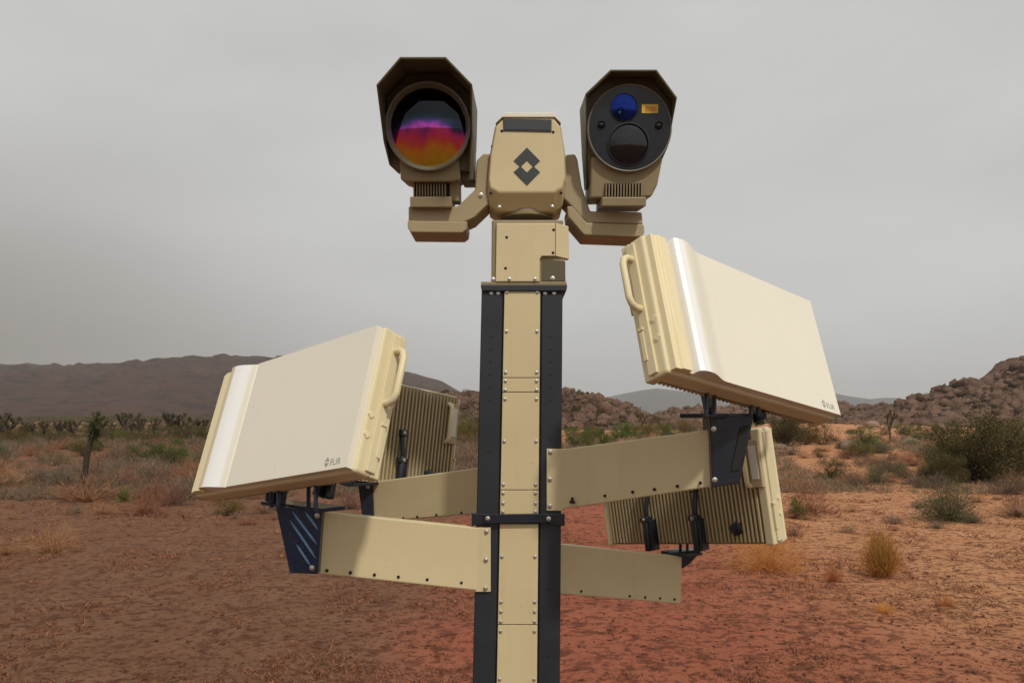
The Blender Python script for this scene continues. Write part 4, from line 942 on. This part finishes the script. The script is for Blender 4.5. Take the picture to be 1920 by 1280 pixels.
# ------------------------------------------------------------------ the two cameras (local frame: -y is the viewing direction)
def cam_frame(px, py, Y, pitch, yaw=0.0):
    return Matrix.Translation(P(px, py, Y)) @ Matrix.Rotation(yaw, 4, 'Z') @ Matrix.Rotation(pitch, 4, 'X')
def hood_mesh(ring, y0s, y1, th):
    """sheet-metal hood: ring of (x,z) corner points, front edge y per point, back edge y, sheet thickness"""
    mb = MB(); n = len(ring); c = Vector((0, 0)); 
    outer = [Vector(p) for p in ring]; inner = [Vector((p[0]*(1-th/0.18), p[1]*(1-th/0.2))) for p in ring]
    vs = [(p.x, y0s[i], p.y) for i, p in enumerate(outer)] + [(p.x, y1, p.y) for p in outer] + [(p.x, y0s[i], p.y) for i, p in enumerate(inner)] + [(p.x, y1, p.y) for p in inner]
    fs = []
    for i in range(n-1): fs += [(i, i+1, n+i+1, n+i), (2*n+i+1, 2*n+i, 3*n+i, 3*n+i+1), (i+1, i, 2*n+i, 2*n+i+1), (n+i, n+i+1, 3*n+i+1, 3*n+i)]
    fs += [(0, n, 3*n, 2*n), (n-1, 2*n-1+0, 4*n-1, 3*n-1)]
    return mb.add(vs, fs)
# thermal camera, left
YC = 3.16; k = YC/F
cL = thing('thermal_camera', 'left camera with iridescent pink and yellow lens under a deep hood', 'camera', matrix=cam_frame(803, 238, YC, R(9)), group='cameras on the pan tilt head')
ring = [(-0.150, -0.135), (-0.160, -0.06), (-0.163, 0.112), (-0.076, 0.199), (0.082, 0.199), (0.171, 0.114), (0.166, -0.04), (0.150, -0.16)]
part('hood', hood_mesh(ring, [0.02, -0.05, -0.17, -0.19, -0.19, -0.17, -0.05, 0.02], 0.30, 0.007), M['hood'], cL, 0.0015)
mb = MB(); oct_ = [(x_*0.965, z_*0.97) for x_, z_ in ring]
mb.extr([Vector((x, 0.03, z)) for x, z in oct_], (0, 0.26, 0)); part('barrel', mb, M['hood'], cL, 0.003)
mb = MB(); mb.lathe([(0.142, 0.04), (0.157, 0.035), (0.160, 0.01), (0.160, -0.012), (0.157, -0.018), (0.150, -0.018), (0.146, -0.010), (0.140, 0.006), (0.136, 0.012)], 72); mb.f = mb.f[:-2]; part('lens_ring', mb, M['ring'], cL, 0, 40)
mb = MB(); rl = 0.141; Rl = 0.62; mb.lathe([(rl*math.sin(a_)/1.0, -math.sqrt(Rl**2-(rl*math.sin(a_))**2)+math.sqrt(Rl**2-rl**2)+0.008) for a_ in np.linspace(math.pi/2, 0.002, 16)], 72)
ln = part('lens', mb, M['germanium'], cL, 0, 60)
mb = MB(); mb.extr([Vector(p) for p in ((-0.112, 0.015, -0.115), (0.112, 0.015, -0.115), (0.116, 0.015, -0.185), (0.085, 0.015, -0.195), (-0.085, 0.015, -0.195), (-0.108, 0.015, -0.188))], (0, 0.22, 0)); part('lower_housing', mb, M['olive'], cL, 0.006, seg=3)
mb = MB(); mb.box((0.025, 0.14, -0.225), (0.165, 0.16, 0.075)); part('pedestal', mb, M['olive'], cL, 0.003)
for i in range(12):
    mb = MB(); mb.box((-0.062+i*0.0108, 0.052, -0.222), (0.0045, 0.024, 0.050)); part('cooling_fin', mb, M['olive'], cL)
mb = MB(); mb.box((0.005, 0.062, -0.222), (0.136, 0.01, 0.054)); part('fin_backing', mb, M['hole'], cL)
mb = MB(); mb.box((0.003, 0.13, -0.268), (0.158, 0.20, 0.040)); part('base_block', mb, M['olive'], cL, 0.004)
mb = MB(); mb.box((0.138, 0.20, -0.09), (0.05, 0.26, 0.19)); part('side_box', mb, M['hood'], cL, 0.006)
# daylight camera, right
cR = thing('daylight_camera', 'right camera with round black face plate, blue window and yellow sticker', 'camera', matrix=cam_frame(1180, 241, YC, R(8)), group='cameras on the pan tilt head')
ring = [(-0.146, -0.20), (-0.158, -0.06), (-0.168, 0.112), (-0.080, 0.192), (0.086, 0.192), (0.164, 0.098), (0.150, -0.06), (0.118, -0.15)]
part('hood', hood_mesh(ring, [0.10, 0.03, -0.055, -0.065, -0.065, -0.055, 0.03, 0.10], 0.22, 0.007), M['hood'], cR, 0.0015)
mb = MB(); oct_ = [(x_*0.965, z_*0.97) for x_, z_ in ring]
mb.extr([Vector((x, 0.03, z)) for x, z in oct_], (0, 0.18, 0)); part('barrel', mb, M['hood'], cR, 0.003)
mb = MB(); mb.lathe([(0.147, 0.05), (0.156, 0.045), (0.157, -0.006), (0.154, -0.009), (0.151, -0.008), (0.150, 0.0)], 72); mb.f = mb.f[:-2]; part('rim', mb, M['ring'], cR, 0, 40)
mb = MB(); mb.lathe([(0.1515, 0.03), (0.1515, -0.002), (0.150, -0.004), (0.001, -0.004)], 72); part('face_plate', mb, M['face'], cR, 0, 40)
def eye(name, x, z, r, mat, ringm, bul=0.008, depth=0.006):
    mb = MB(); mb.lathe([(r*1.08, 0.0), (r*1.08, -depth), (r*1.0, -depth-0.001), (r*0.985, -depth+0.004)], 48, 'y', (x, -0.004, z)); mb.f = mb.f[:-2]; e = part(name, mb, M[ringm], cR, 0, 40)
    Rl = (r*r+bul*bul)/(2*bul); mb = MB(); mb.lathe([(r*math.sin(a_), -math.sqrt(Rl**2-(r*math.sin(a_))**2)+math.sqrt(Rl**2-r*r)-0.0005) for a_ in np.linspace(math.pi/2, 0.004, 12)], 48, 'y', (x, -0.004, z)); part('glass', mb, M[mat], e, 0, 60); return e
eye('main_lens', -0.003, -0.057, 0.073, 'glass_dark', 'face', 0.012)
eye('blue_window', -0.021, 0.074, 0.049, 'glass_blue', 'face', 0.005, 0.004)
eye('teal_window', -0.036, 0.057, 0.014, 'glass_teal', 'face', 0.004, 0.012)  # teal disc added to paint the flare on the blue window
eye('sensor_port', -0.104, 0.012, 0.013, 'glass_dark', 'hole', 0.003)
eye('sensor_port', 0.108, 0.010, 0.013, 'glass_dark', 'hole', 0.003)
mb = MB(); mb.box((0.074, -0.0045, 0.069), (0.060, 0.002, 0.031)); st = part('sticker', mb, M['yellow'], cR)
mb = MB(); mb.box((0.077, -0.0058, 0.068), (0.042, 0.0012, 0.017)); part('sticker_print', mb, M['orange'], st)
mb = MB(); mb.extr([Vector(p) for p in ((-0.138, 0.015, -0.10), (0.130, 0.015, -0.10), (0.112, 0.015, -0.20), (0.090, 0.015, -0.245), (-0.140, 0.015, -0.250))], (0, 0.24, 0)); part('lower_housing', mb, M['olive'], cR, 0.008, seg=3)
for i in range(13):
    mb = MB(); mb.box((-0.082+i*0.0110, 0.008, -0.222), (0.0045, 0.020, 0.048)); part('cooling_fin', mb, M['olive'], cR)
mb = MB(); mb.box((-0.016, 0.0135, -0.222), (0.140, 0.006, 0.052)); part('fin_backing', mb, M['hole'], cR)
mb = MB(); mb.box((-0.016, 0.10, -0.265), (0.166, 0.22, 0.034)); part('base_block', mb, M['olive'], cR, 0.004)

# ------------------------------------------------------------------ hazy air
s = NB('haze_air'); s.t.nodes.remove(s.b); vol = s.n('ShaderNodeVolumePrincipled', Density=0.00011, Anisotropy=0.2)
vol.inputs['Color'].default_value = (1.0, 0.99, 0.975, 1); s.l(vol.outputs[0], s.out.inputs['Volume'])
mb = MB(); mb.box((0, 0, 169), (18800, 18800, 342)); hz = part('haze', mb, s.m); hz['kind'] = 'stuff'
tag(hz, 'thin grey dusty haze over the desert', 'haze')
